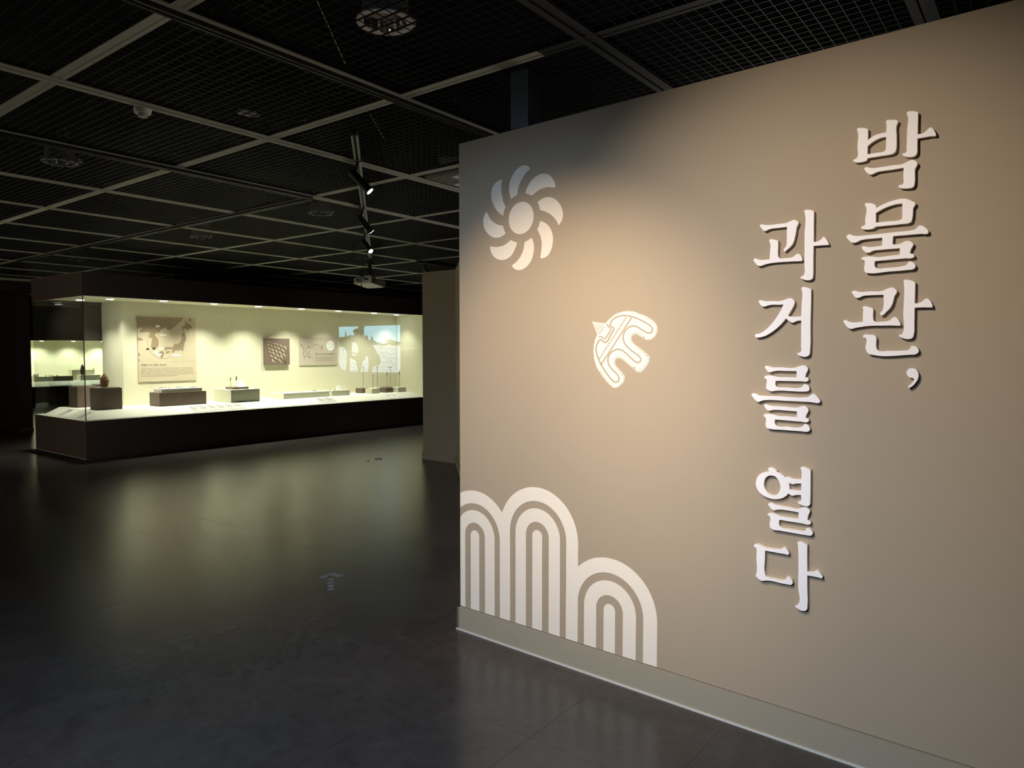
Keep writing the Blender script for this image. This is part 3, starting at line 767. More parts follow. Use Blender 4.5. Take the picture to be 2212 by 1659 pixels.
# ------------------------------------------------------------------ text
def text_mesh(name, body, f, height, width, m, parent, t=0.0006, align='LEFT', res=1):
    """flat lettering; f(u, v, t) with u to the right and v up, in metres; scaled to the given width"""
    cu = bpy.data.curves.new(name, 'FONT'); cu.body = body; cu.resolution_u = res; cu.size = 1.0
    ob = bpy.data.objects.new(name, cu); COL.objects.link(ob)
    bpy.context.view_layer.update()
    dg = bpy.context.evaluated_depsgraph_get()
    me = bpy.data.meshes.new_from_object(ob.evaluated_get(dg))
    bpy.data.objects.remove(ob); bpy.data.curves.remove(cu)
    if not me.vertices: return None
    xs = [v.co.x for v in me.vertices]; ys = [v.co.y for v in me.vertices]
    x0, x1, y0, y1 = min(xs), max(xs), min(ys), max(ys)
    sx = width/max(x1-x0, 1e-6); sy = height/max(y1-y0, 1e-6)
    off = parent_loc(parent)
    for v in me.vertices:
        v.co = f((v.co.x-x0)*sx, (v.co.y-y0)*sy, t) - off
    me.materials.clear(); me.materials.append(m)
    o = bpy.data.objects.new(name, me); COL.objects.link(o); o.parent = parent
    return o

# ------------------------------------------------------------------ the big showcase
X0, X1, Y0, Y1 = 4.36, 11.75, 11.15, 13.07
ZB, ZG, ZF = 0.592, 2.414, 2.755
case = empty('display_case', ((X0+X1)/2, (Y0+Y1)/2, 0), 'long dark brown glass showcase lit cream inside, standing across the room', 'display case')
MB().box((X0, Y0, 0), (X1, Y1, ZB-0.006)).build('base', M['brown'], case)
MB().box((X0+0.001, Y0+0.001, ZB-0.006), (X1, Y1, ZB)).build('sill', M['deck'], case)
MB().box((X0-0.105, Y0-0.005, 0), (X0, Y1, 0.028)).build('kick_plate', M['black'], case)
MB().box((X0-0.006, Y0, 0.028), (X0, Y1, 0.034)).build('kick_trim', M['runner'], case)
MB().box((X0, Y0-0.012, 0), (X1, Y0, 0.02)).build('front_kick', M['black'], case)
fa = MB().box((X0, Y0, ZG), (X1, Y0+0.03, ZF)).box((X0, Y0+0.03, ZG), (X0+0.03, Y1, ZF)).box((X0+0.03, Y1-0.03, ZG), (X1, Y1, ZF))
fa.box((X0+0.03, Y0+0.03, ZF-0.03), (X1, Y1-0.03, ZF))
fa.build('fascia', M['brown'], case)
MB().box((X0+0.031, Y0+0.031, ZG+0.03), (X1, Y1-0.031, ZG+0.06)).build('lid_lining', M['cream'], case)
BW = 12.30
MB().box((5.405, BW, ZB), (X1, Y1, ZG+0.03)).build('back_panel', M['cream'], case)
MB().box((11.59, Y0+0.03, ZB), (X1, BW, ZG+0.03)).build('end_panel', M['cream'], case)
MB().box((11.575, Y0+0.08, ZB+0.005), (11.59, BW-0.05, 1.68)).build('access_door', M['cream'], case, bevel=0.003)
gx = [X0+0.012, 6.693, 9.031, X1]
for k in range(3):
    MB().box((gx[k]+0.003, Y0, ZB), (gx[k+1]-0.003, Y0+0.01, ZG)).build('glass_pane', M['glass'], case)
MB().box((X0, Y0+0.012, ZB), (X0+0.01, Y1-0.012, ZG)).build('glass_pane', M['glass'], case)
MB().box((X0+0.012, Y1-0.01, ZB), (5.405, Y1, ZG)).build('glass_pane', M['glass'], case)
MB().box((X0, Y0, ZB), (X0+0.011, Y0+0.011, ZG)).build('corner_joint', M['seam'], case)
for x in gx[1:3]:
    MB().box((x-0.0028, Y0+0.001, ZB), (x+0.0028, Y0+0.009, ZG)).build('glass_joint', M['glass'], case)
# sloped deck in sections
ZD2 = 0.70
sx = [on_plane(312, 760, (0, 11.32, 0), (0, 1, 0)).x, on_plane(673.5, 760, (0, 11.32, 0), (0, 1, 0)).x, on_plane(797, 760, (0, 11.32, 0), (0, 1, 0)).x]
xe0, xe1 = 11.30, 11.22
yb = 12.86
ed = [X0+0.28] + sx + [xe1]
for k in range(4):
    a, b = ed[k] + (0.001 if k else 0), ed[k+1] - 0.001
    d_ = MB()
    ys = [(Y0+0.06, ZB+0.008), (Y0+0.28, ZD2)]
    ye = yb if k == 0 else BW
    if k == 0:
        P = [(X0+0.06, Y0+0.06, ZB+0.008), (b, Y0+0.06, ZB+0.008), (b, Y0+0.28, ZD2), (a, Y0+0.28, ZD2), (X0+0.06, yb, ZB+0.008), (a, yb, ZD2), (b, BW, ZD2), (5.404, BW, ZD2), (5.404, yb, ZD2),
             (X0+0.06, Y0+0.06, ZB), (b, Y0+0.06, ZB), (b, BW, ZB), (5.404, BW, ZB), (5.404, yb, ZB), (X0+0.06, yb, ZB)]
        d_.add(P, [(0, 1, 2, 3), (0, 3, 5, 4), (3, 2, 6, 7, 8, 5), (0, 9, 10, 1), (1, 10, 11, 6, 2), (4, 14, 9, 0), (4, 5, 8, 13, 14), (8, 7, 12, 13), (7, 6, 11, 12), (9, 14, 13, 12, 11, 10)])
    else:
        bb_ = b if k < 3 else xe0
        P = [(a, ys[0][0], ys[0][1]), (bb_, ys[0][0], ys[0][1]), (b, ys[1][0], ZD2), (a, ys[1][0], ZD2), (b, BW, ZD2), (a, BW, ZD2),
             (a, ys[0][0], ZB), (bb_, ys[0][0], ZB), (b, BW, ZB), (a, BW, ZB)]
        d_.add(P, [(0, 1, 2, 3), (3, 2, 4, 5), (0, 6, 7, 1), (1, 7, 8, 4, 2), (0, 3, 5, 9, 6), (5, 4, 8, 9), (6, 9, 8, 7)])
    d_.build('sloped_deck', M['deck'], case)
# lamps in the lid
lampx = [(4.90, 12.62), (5.12, 12.05)] + [(x, 11.76) for x in (5.84, 6.73, 7.60, 8.55, 9.45, 10.42)] + [(11.22, 11.92)]
for k, (x, y) in enumerate(lampx):
    zc = ZG + 0.03
    MB().lathe((x, y, zc), [(0.055, 0.0), (0.058, -0.006), (0.044, -0.008), (0.0005, -0.004)], 20, 0).build('lid_lamp', M['glow'], case)
    spot('case_lamp', (x, y, zc-0.015), (x+0.02, y+0.10, 0.7), CASE_POWER*(18 if k < 2 else 36 if k < 6 else 20 if k < 8 else 11), CASE, 104, 1.0, 0.03)

# label plates on the slope
def slope_pt(x, f):       # f 0 at the foot, 1 at the crest of the front slope
    return Vector((x, Y0+0.06+0.22*f, ZB+0.008+(ZD2-ZB-0.008)*f))
def plate_front(px0, px1, label, m=None, f0=0.12, f1=0.92, lean=0.03):
    q0 = on_plane(px0, 760, (0, Y0+0.17, 0), (0, 1, 0)).x; q1 = on_plane(px1, 760, (0, Y0+0.17, 0), (0, 1, 0)).x
    n_ = Vector((0, -(ZD2-ZB), 0.22)).normalized()
    t = empty('label_plate', tuple(slope_pt((q0+q1)/2, f0)), label, 'label')
    P = [slope_pt(q0, f0), slope_pt(q1, f0), slope_pt(q1, f1), slope_pt(q0, f1)]
    mb = MB(); Q = [p + n_*0.0005 for p in P] + [p + n_*0.003 for p in P]
    mb.add(Q, [(3, 2, 1, 0), (4, 5, 6, 7), (0, 1, 5, 4), (1, 2, 6, 5), (2, 3, 7, 6), (3, 0, 4, 7)])
    mb.build('film', m or M['labelgrey'], t)
    ln = MB(); nn = max(2, int((q1-q0)/0.14))
    for k in range(nn):
        for r_ in range(3):
            xa = q0 + (q1-q0)*(k+0.08)/nn; xb = xa + (q1-q0)/nn*(0.62 if r_ else 0.35)
            fa_ = f0 + (f1-f0)*(0.82-0.2*r_)
            R_ = [slope_pt(xa, fa_) + n_*0.0034, slope_pt(xb, fa_) + n_*0.0034, slope_pt(xb, fa_+0.06) + n_*0.0034, slope_pt(xa, fa_+0.06) + n_*0.0034]
            ln.add(R_, [(0, 1, 2, 3)])
    tag(ln.build('print_lines', M['inksoft'], t), kind='stuff')
plate_front(410, 524, 'long grey label plate on the deck in front of the block with white tray')
plate_front(687, 722, 'grey label plate on the sloped deck below the second glass joint')
plate_front(836, 858, 'white label plate on the brightest stretch of the sloped deck', M['paper'])
def left_pt(y, f):
    return Vector((X0+0.06+0.22*f, y, ZB+0.008+(ZD2-ZB-0.008)*f))
for (ya, ybb), lb in [((12.22, 12.40), 'grey label plate farther back on the left slope of the showcase deck'), ((11.52, 11.66), 'grey label plate nearest the glass corner on the left slope')]:
    n_ = Vector((-(ZD2-ZB), 0, 0.22)).normalized()
    t = empty('label_plate', tuple(left_pt((ya+ybb)/2, 0.1)), lb, 'label')
    P = [left_pt(ya, 0.12), left_pt(ya, 0.9), left_pt(ybb, 0.9), left_pt(ybb, 0.12)]
    Q = [p + n_*0.0005 for p in P] + [p + n_*0.003 for p in P]
    MB().add(Q, [(3, 2, 1, 0), (4, 5, 6, 7), (0, 1, 5, 4), (1, 2, 6, 5), (2, 3, 7, 6), (3, 0, 4, 7)]).build('film', M['labelgrey'], t)
    ln = MB()
    for r_ in range(2):
        fa_ = 0.74-0.16*r_
        R_ = [left_pt(ya+0.03, fa_), left_pt(ya+0.03, fa_+0.05), left_pt(ybb-0.05-0.04*r_, fa_+0.05), left_pt(ybb-0.05-0.04*r_, fa_)]
        ln.add([p + n_*0.0034 for p in R_], [(0, 1, 2, 3)])
    tag(ln.build('print_lines', M['ink'], t), kind='stuff')

# ------------------------------------------------------------------ blocks and exhibits
def block(x0, x1, y0, y1, h, m, label, z=ZD2, name='display_block', group='display blocks in the showcase'):
    t = empty(name, ((x0+x1)/2, (y0+y1)/2, z), label, 'display block', group)
    MB().box((x0, y0, z), (x1, y1, z+h)).build('body', m, t, bevel=0.002)
    return t
A = block(4.75, 5.09, 11.64, 11.97, 0.336, M['blockbrown'], 'brown cube block at the glass corner, carrying the ochre stone')
MB().box((4.77, 11.66, ZD2+0.336), (5.07, 11.95, ZD2+0.344)).build('top_mat', M['blockbrown'], A)
Bk = block(4.76, 5.11, 12.46, 12.80, 0.336, M['blockbrown'], 'brown cube block standing behind the stone block, empty on top')
MB().box((4.80, 12.50, ZD2+0.336), (5.07, 12.76, ZD2+0.344)).build('top_mat', M['blockbrown'], Bk)
block(5.668, 6.478, 11.63, 11.97, 0.225, M['blockbrown'], 'long brown block under the map panel with a white tray on top')
tr = empty('tray', (6.07, 11.8, ZD2+0.225), 'white tray of dark flakes on the long brown block', 'tray')
MB().box((5.72, 11.66, ZD2+0.225), (6.42, 11.93, ZD2+0.285)).build('body', M['deck'], tr, bevel=0.002)
MB().box((5.722, 11.662, ZD2+0.285), (6.418, 11.928, ZD2+0.2865)).build('tray_surface', M['paper'], tr)
D = block(6.85, 7.42, 11.48, 12.03, 0.228, M['blockcream'], 'wide cream block behind the first glass joint')
tr2 = empty('tray', (7.10, 11.72, ZD2+0.228), 'low brown tray on the wide cream block, holding two stone points', 'tray')
MB().box((6.97, 11.60, ZD2+0.228), (7.27, 11.86, ZD2+0.268)).build('body', M['blockbrown'], tr2, bevel=0.002)
block(8.005, 9.075, 11.60, 12.06, 0.107, M['blockcream'], 'long low cream block below the board of stone points')
block(9.15, 9.605, 11.61, 11.97, 0.108, M['blockcream'], 'short low cream block below the deer panel with a white card')
for (x, y, sz, m, lb) in [(10.17, 11.90, 0.20, 'blockbrown', 'small brown block, leftmost below the projected picture'),
                          (10.20, 11.60, 0.22, 'blockcream', 'small cream block in front, second of those below the projected picture'),
                          (10.56, 11.88, 0.22, 'blockcream', 'small cream block standing behind, below the projected picture'),
                          (10.63, 11.64, 0.22, 'blockbrown', 'small brown block in front, carrying a stone on a rod'),
                          (10.89, 11.93, 0.21, 'blockbrown', 'small brown block half hidden behind another brown one'),
                          (10.91, 11.54, 0.24, 'blockcream', 'brightest small block, rightmost below the projected picture')]:
    block(x, x+sz, y, y+sz, 0.107, M[m], lb, group='small blocks below the projected picture')

def stone(name, base, w, d, h, m, label, cat, group=None, seed=0, lean=0.0, n=10, rows=7, amp=0.16, point=0.8):
    """knapped stone: an irregular lathe with flaked facets, standing on its base"""
    rnd = random.Random(seed)
    b = Vector(base); P = []; F = []
    for j in range(rows+1):
        f = j/rows
        prof = math.sin(math.pi*(0.16+0.84*f*point+0.84*f*(1-point)))**0.75 if 0.16+0.84*f < 1 else 0.0
        prof = max(0.05, prof)
        for k in range(n):
            a = 2*math.pi*k/n
            q = prof*(1 + rnd.uniform(-amp, amp))
            P.append(b + Vector((w/2*q*math.cos(a) + lean*f*h, d/2*q*math.sin(a), f*h)))
    for j in range(rows):
        for k in range(n):
            F.append((j*n+k, j*n+(k+1) % n, (j+1)*n+(k+1) % n, (j+1)*n+k))
    F += [tuple(range(n-1, -1, -1)), tuple(range(rows*n, rows*n+n))]
    mb = MB().add(P, F)
    o = mb.build(name, m)
    me = o.data
    me.transform(Matrix.Translation(-b)); o.location = b
    return tag(o, label, cat, group)
stone('hand_axe', (4.90, 11.80, ZD2+0.344), 0.125, 0.09, 0.225, M['rock'], 'ochre knapped hand axe standing on the brown cube at the glass corner', 'stone tool', seed=3, n=14, rows=11, amp=0.14)
rnd = random.Random(5)
ORD = 'first second third fourth fifth sixth seventh eighth ninth tenth eleventh twelfth thirteenth'.split()
def flake(p, w, d, h, m, label, group, seed, name='stone_flake'):
    return stone(name, p, w, d, h, m, label, 'stone tool', group, seed=seed, n=7, rows=3, amp=0.25)
zt = ZD2 + 0.2865
for k, c_ in enumerate([410, 440, 490, 560, 680, 710, 735, 770, 800, 885, 920, 950, 985]):
    q = on_z(290+c_/7.373, 838.0 - 0.0028*c_, zt)
    y = min(max(q.y, 11.70), 11.90)
    xx = on_plane(290+c_/7.373, 838, (0, y, 0), (0, 1, 0)).x
    flake((xx, y, zt), rnd.uniform(.018, .04), rnd.uniform(.02, .03), rnd.uniform(.008, .016), M['obsidian'], ORD[k] + ' dark stone flake from the left on the white tray', 'dark flakes on the white tray', k)
ze = ZD2 + 0.107
for k, (px, wd, m, lb) in enumerate([(607.8, .035, 'obsidian', 'dark flake at the left end of the long low cream block'), (612.7, .02, 'point', 'pale flake second from the left on the long low block'),
      (635.6, .02, 'point', 'pale tiny flake near the middle of the long low block'), (646.6, .025, 'flint', 'grey sliver just right of the middle of the long low block'),
      (653.5, .02, 'flint', 'grey chip standing farther back on the long low block'), (660, .02, 'point', 'pale chip between the grey chip and the brown core'),
      (675.4, .035, 'flint', 'flat grey flake beside the brown core on the long low block')]):
    y = 11.72 if k % 2 else 11.80
    x = on_plane(px, 845, (0, y, 0), (0, 1, 0)).x
    flake((x, y, ze), wd, wd*.8, 0.012, M[m], lb, 'flakes on the long low block', 20+k)
x = on_plane(680.4, 845, (0, 11.84, 0), (0, 1, 0)).x
flake((x, 11.84, ze), .045, .04, .028, M['rock'], 'ochre stone core near the right end of the long low block', 'flakes on the long low block', 31, 'stone_core')
for px, lb, sd in [(713.2, 'dark flake on the left of the short low block', 41), (722.7, 'dark blade just left of the white card on the short low block', 42)]:
    x = on_plane(px, 843, (0, 11.76, 0), (0, 1, 0)).x
    flake((x, 11.76, ZD2+0.108), .045, .03, .015, M['obsidian'], lb, None, sd)

def card(c, hw, hd, h, label, lean=0.35):
    t = empty('card', tuple(c), label, 'card')
    c = Vector(c)
    P = [(-hw, -hd, 0), (hw, -hd, 0), (hw, hd, 0), (-hw, hd, 0), (-hw, hd*0.55, h), (hw, hd*0.55, h), (hw, hd*0.75, h), (-hw, hd*0.75, h)]
    MB().add([c + Vector(p) for p in P], [(3, 2, 1, 0), (0, 1, 5, 4), (4, 5, 6, 7), (1, 2, 6, 5), (3, 0, 4, 7), (2, 3, 7, 6)]).build('wedge', M['paper'], t)
    tr_ = MB()
    for k in (-1, 0, 1):
        y0_, z0_ = -hd + (1.55*hd)*0.35, h*0.35; y1_, z1_ = -hd + 1.55*hd*0.7, h*0.7
        xq = c.x + k*hw*0.55
        tr_.add([Vector((xq-.005, c.y+y0_-.0012, c.z+z0_)), Vector((xq+.005, c.y+y0_-.0012, c.z+z0_)), Vector((xq+.004, c.y+y1_-.0012, c.z+z1_)), Vector((xq-.004, c.y+y1_-.0012, c.z+z1_))], [(0, 1, 2, 3)])
    tag(tr_.build('printed_drawing', M['inksoft'], t), kind='stuff')
card((7.16, 11.68, ZD2+0.268), 0.065, 0.05, 0.10, 'white slanted card in front of the stone points on the brown tray')
xc = on_plane(732, 842, (0, 11.74, 0), (0, 1, 0)).x
card((xc, 11.74, ZD2+0.108), 0.045, 0.035, 0.085, 'white slanted card on the short low block beside the glass joint')

def on_rod(px, py_base, y, zbase, py0, py1, label, kind='point', m='flint', wd=0.02, rodcol='black'):
    """a stone held up by a thin rod; py0 top and py1 bottom of the stone in the photograph"""
    pl = ((0, y, 0), (0, 1, 0))
    x = on_plane(px, (py0+py1)/2, *pl).x
    z1, z0 = on_plane(px, py0, *pl).z, on_plane(px, py1, *pl).z
    t = empty('exhibit_stand', (x, y, zbase), label, 'exhibit')
    MB().tube((x, y, zbase), (x, y, z0+0.3*(z1-z0)), 0.003, 8).build('rod', M[rodcol], t)
    if kind == 'point':
        o = stone('stone_point', (x, y, z0), wd, wd*0.5, z1-z0, M[m], None, None, None, seed=int(px), n=8, rows=6, amp=0.15)
    else:
        o = MB().obox((x, y, (z0+z1)/2), (wd/2, 0, 0), (0, 0.006, 0), (0, 0, (z1-z0)/2)).build('cross_piece', M[m])
        o.data.transform(Matrix.Translation((-x, -y, -zbase))); o.location = (x, y, zbase)
    o.location = Vector(o.location) - Vector((x, y, zbase)); o.parent = t
    return t
zg = ZD2 + 0.107
on_rod(498.0, 835, 11.79, ZD2+0.268, 814, 822.5, 'stone point on a thin rod, left of the pair on the brown tray', wd=0.022)
on_rod(510.3, 835, 11.79, ZD2+0.268, 811, 821.5, 'stone point on a thin rod, right of the pair behind the white card', wd=0.026)
on_rod(784.5, 838, 12.0, zg, 792.2, 793.8, 'thin rod with a bluish cross piece on the leftmost small brown block', 'bar', 'labelgrey', 0.05)
on_rod(805.8, 838, 11.71, zg, 808.5, 814.0, 'small dark stone point on a rod on the front cream block', wd=0.018, m='obsidian')
on_rod(814.6, 838, 11.99, zg, 792.4, 794.2, 'thin rod with a pale cross piece on the rear cream block', 'bar', 'point', 0.065)
on_rod(836.0, 838, 11.75, zg, 802.5, 812.0, 'grey stone point on a rod on the front brown block', wd=0.022, m='flint')
on_rod(843.3, 838, 12.03, zg, 793.0, 794.0, 'thin rod with a long faint cross piece on the half-hidden brown block', 'bar', 'inksoft', 0.10)
on_rod(862.6, 838, 11.66, zg, 799.0, 810.5, 'ochre stone point on a rod on the brightest small block', wd=0.022, m='rock')

# ------------------------------------------------------------------ panels on the back wall of the showcase
def bw(px, py, depth):
    q = on_plane(px, py, (0, BW-depth, 0), (0, 1, 0)); return (q.x, q.z)
def BWP(u, v, t):
    return Vector((u, BW-t, v))
def loop_bw(P, org, s, depth):
    return [bw(org[0]+p[0]/s, org[1]+p[1]/s, depth) for p in P]
def poly_bw(P, org, s, d0, d1, m, parent, name, holes=None):
    return MB().prism([loop_bw(P, org, s, d1)], BWP, d0, d1).build(name, m, parent)
def line_bw(P, wd, org, s, d, m, parent, name, closed=False):
    A_, B_ = ribbon(P, wd, closed)
    return MB().strip(loop_bw(A_, org, s, d), loop_bw(B_, org, s, d), BWP, d-0.0004, d).build(name, m, parent)

org, s = (285, 670), 10.053
mp = empty('map_panel', (6.15, BW, 1.09), 'tall beige panel with a brown map and text on the left of the showcase back', 'panel')
TB = 0.018
MB().box((5.645, BW-TB, 1.09), (6.66, BW-0.0005, 2.20)).build('board', M['board'], mp, bevel=0.0015)
d0, d1 = TB+0.0002, TB+0.0009
for P in ['102,138 1120,168 1095,210 1030,270 960,330 890,395 800,430 760,410 750,365 690,395 640,410 600,480 540,500 500,520 500,545 540,600 575,640 580,740 560,800 500,840 420,830 410,770 430,720 410,690 440,660 430,610 375,600 365,560 400,520 380,490 340,470 200,485 145,500 180,470 175,425 230,410 200,370 120,400 112,300',
          '122,575 180,610 240,625 235,655 127,660',
          '1130,470 1165,540 1180,620 1165,680 1135,720 1140,780 1110,830 1130,850 1100,890 1060,860 1000,880 950,870 920,900 880,940 865,890 900,860 850,850 800,850 720,870 680,860 730,800 860,800 890,810 910,760 940,710 950,740 1040,710 1080,620 1090,560 1070,550 1100,490',
          '1145,220 1210,290 1300,340 1310,390 1230,400 1220,440 1180,400 1100,390 1140,440 1110,450 1080,400 1100,350 1160,330',
          '640,880 690,900 700,940 680,1000 650,1045 620,1030 625,970 600,920', '735,900 780,890 830,890 840,920 790,930 760,950 735,930',
          '1240,178 1278,178 1290,260 1265,235 1230,250', '135,920 180,960 185,985 140,1000', '140,1040 170,1085 145,1130']:
    poly_bw(pts(P), org, s, d0, d1, M['land'], mp, 'land')
el = [(700+345*math.cos(a)*1.0 - 20, 665 + 388*math.sin(a)) for a in [math.radians(v) for v in range(60, 300, 6)]]
line_bw(el, 5, org, s, TB+0.0014, M['inksoft'], mp, 'ring_line')
for cx_, cy_, rx, ry, m in [(560, 350, 48, 28, 'paper'), (340, 845, 32, 19, 'ink'), (478, 834, 34, 22, 'ink'), (525, 912, 55, 18, 'paper'), (585, 962, 66, 18, 'paper'), (680, 540, 78, 18, 'vinyl'), (640, 832, 66, 20, 'vinyl'), (960, 975, 100, 20, 'paper')]:
    P = [(cx_+rx*(1 if math.cos(a) > 0 else -1)*abs(math.cos(a))**0.6, cy_+ry*(1 if math.sin(a) > 0 else -1)*abs(math.sin(a))**0.6) for a in [2*math.pi*k/20 for k in range(20)]]
    poly_bw(P, org, s, TB+0.0012, TB+0.0018, M[m], mp, 'map_label')
for cx_, cy_ in [(562, 385), (600, 465), (588, 926), (1013, 800), (1177, 305)]:
    poly_bw([(cx_-12, cy_+8), (cx_+12, cy_+8), (cx_, cy_-12)], org, s, TB+0.0019, TB+0.0023, M['ink'], mp, 'map_marker')
def txt_bw(body, org, s, x0, x1, ytop, ybot, d, m, parent, name='text_line'):
    a = bw(org[0]+x0/s, org[1]+ybot/s, d); b = bw(org[0]+x1/s, org[1]+ytop/s, d)
    f = lambda u, v, t: Vector((a[0]+u, BW-d, a[1]+v))
    h_ = bw(org[0]+x0/s, org[1]+ytop/s, d)[1] - a[1]
    return text_mesh(name, body, f, h_, b[0]-a[0], m, parent)
txt_bw('최첨단 석기 재료: 흑요석', org, s, 203, 735, 1172, 1222, TB+0.001, M['ink'], mp, 'title_text')
for k, (tx, x1) in enumerate([('흑요석은 화산활동과 관련된 암석으로, 일본 열도 등에만 존재하는 재료로, 강도가 높고 깨진 면이 매우', 1325),
                        ('예리하여 석기 재료로 사용되었다. 한반도에서는 단양과 순천과 공주까지 일부 유적에서 소량만', 1325),
                        ('출토되어 활용될 수 있는 귀한 물건이었다. 장흥 신북유적, 순천 월평유적 등에서 출토된 흑요석', 1328),
                        ('원산지가 백두산과 일본 규슈로 밝혀졌는데, 이에 약 2만5천년 전 구석기인들이 좁은 한반도 넘어 원거리', 1330),
                        ('에서 1,000km 이상 떨어진 지역까지 교류하였다는 사실이 확인되었다.', 990)]):
    y0_ = 1258 + 42*k
    txt_bw(tx, org, s, 203, x1, y0_, y0_+26, TB+0.001, M['inksoft'], mp)
poly_bw([(825, 1114), (1350, 1108), (1350, 1112), (825, 1118)], org, s, d0, d1, M['land'], mp, 'source_line')

org, s = (540, 700), 10.37
sb = empty('stone_board', (8.32, BW, 1.34), 'square dark brown board with rows of pale stone points', 'display board')
SB = 0.055
MB().box((8.04, BW-SB, 1.345), (8.607, BW-0.0005, 1.865)).build('board', M['blockbrown'], sb, bevel=0.002)
base_pt = None
for k, (cx_, cy_) in enumerate([(387,390),(453,410),(408,460),(537,440),(607,460),(483,492),(428,553),(558,510),(697,497),(645,557),(790,533),(500,577),(590,612),(740,600),(450,630),(533,665),(683,655),(775,705),(483,725),(620,710),(707,740),(573,768),(517,828),(670,825),(790,838)]):
    rr_ = random.Random(k); L_ = 22 + 26*min(1, (cx_+cy_-700)/600) ; W_ = L_*0.36; a = math.radians(50+rr_.uniform(-5, 8))
    dx, dy = math.cos(a), math.sin(a)
    ring = []
    for q in range(8):
        th = 2*math.pi*q/8
        ex, ey = math.cos(th)*L_*1.15, math.sin(th)*W_*(1 + rr_.uniform(-.15, .15))
        ring.append((cx_+ex*dx-ey*dy, cy_+ex*dy+ey*dx))
    R0 = loop_bw(ring, org, s, SB); R1 = loop_bw([(cx_+(p[0]-cx_)*0.55, cy_+(p[1]-cy_)*0.55) for p in ring], org, s, SB)
    mb = MB(); P = [BWP(u, v, SB+0.0005) for u, v in R0] + [BWP(u, v, SB+0.012) for u, v in R1]
    mb.add(P, [(i, (i+1) % 8, 8+(i+1) % 8, 8+i) for i in range(8)] + [tuple(range(8, 16)), tuple(range(7, -1, -1))])
    mb.build('stone_point', M['flint'] if k == 24 else M['point'], sb)

dp = empty('deer_panel', (9.35, BW, 1.32), 'pinkish grey panel with a line drawing of a deer and a white disc', 'panel')
MB().box((8.867, BW-TB, 1.319), (9.829, BW-0.0005, 1.903)).build('board', M['boardgrey'], dp, bevel=0.0015)
dl = TB + 0.0012
for P, wd in [('1130,440 1150,490 1190,530 1205,570 1200,640 1195,690', 9), ('1130,440 1125,455', 8), ('1150,490 1190,455', 8), ('1205,545 1212,510', 8),
              ('1245,575 1250,545 1300,535 1345,500', 9), ('1300,535 1310,490', 8), ('1330,520 1350,490', 8), ('1240,575 1235,610 1255,650 1290,665', 9), ('1290,665 1340,665 1350,660', 8),
              ('1195,690 1215,720 1250,712 1300,720 1335,745', 12), ('1215,720 1205,750 1240,775', 9), ('1300,720 1345,770', 12), ('1290,670 1380,520 1440,465 1510,458 1560,485', 6), ('1345,680 1375,740 1410,778', 6),
              ('1605,480 1605,520', 16), ('1605,515 1585,530', 9), ('1605,515 1628,540', 9), ('1600,545 1615,570', 20), ('1605,590 1612,610', 8)]:
    line_bw(pts(P), wd, org, s, dl, M['inksoft'], dp, 'drawn_line')
poly_bw([(1803+88*math.cos(2*math.pi*k/32), 485+110*math.sin(2*math.pi*k/32)) for k in range(32)], org, s, dl-0.0004, dl, M['paper'], dp, 'disc')
for cx_, cy_, l_ in [(1757, 445, 32), (1803, 440, 34), (1855, 480, 45), (1765, 530, 20), (1803, 530, 26)]:
    poly_bw([(cx_, cy_-l_), (cx_+11, cy_), (cx_, cy_+l_), (cx_-11, cy_)], org, s, dl+0.0002, dl+0.0006, M['lens'], dp, 'point_drawing')
txt_bw('한반도 고유의 사냥도구 슴베찌르개', org, s, 1455, 1890, 652, 695, dl, M['ink'], dp, 'title_text')
for k, tx in enumerate(['슴베찌르개는 슴베가 달린 찌르개로 창끝에 꽂아 사용한', '사냥 도구로서 우리나라 후기 구석기를 대표하는 도구로', '일본 규슈 지역에서도 발견되어 교류를 알 수 있다.']):
    txt_bw(tx, org, s, 1458, 1892 - (12 if k == 2 else 0), 735+36*k, 755+36*k, dl, M['inksoft'], dp)

# the projected picture: thin patches of projector light on the cream wall
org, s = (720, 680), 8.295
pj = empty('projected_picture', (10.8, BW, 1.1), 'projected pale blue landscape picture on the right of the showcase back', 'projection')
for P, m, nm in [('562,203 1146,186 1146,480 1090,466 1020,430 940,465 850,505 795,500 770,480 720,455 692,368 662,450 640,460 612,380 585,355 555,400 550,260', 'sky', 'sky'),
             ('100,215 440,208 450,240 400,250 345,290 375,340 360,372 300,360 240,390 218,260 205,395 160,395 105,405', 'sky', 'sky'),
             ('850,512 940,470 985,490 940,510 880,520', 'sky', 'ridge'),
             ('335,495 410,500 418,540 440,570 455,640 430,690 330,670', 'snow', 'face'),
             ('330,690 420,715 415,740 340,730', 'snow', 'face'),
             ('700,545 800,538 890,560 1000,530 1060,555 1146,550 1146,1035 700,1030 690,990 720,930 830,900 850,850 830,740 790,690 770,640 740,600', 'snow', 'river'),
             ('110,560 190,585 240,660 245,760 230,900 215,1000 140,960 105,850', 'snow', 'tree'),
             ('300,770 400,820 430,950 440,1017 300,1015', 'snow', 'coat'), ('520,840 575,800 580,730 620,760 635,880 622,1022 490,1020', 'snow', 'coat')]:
    poly_bw(pts(P), org, s, 0.0004, 0.0012, M[m], pj, nm)
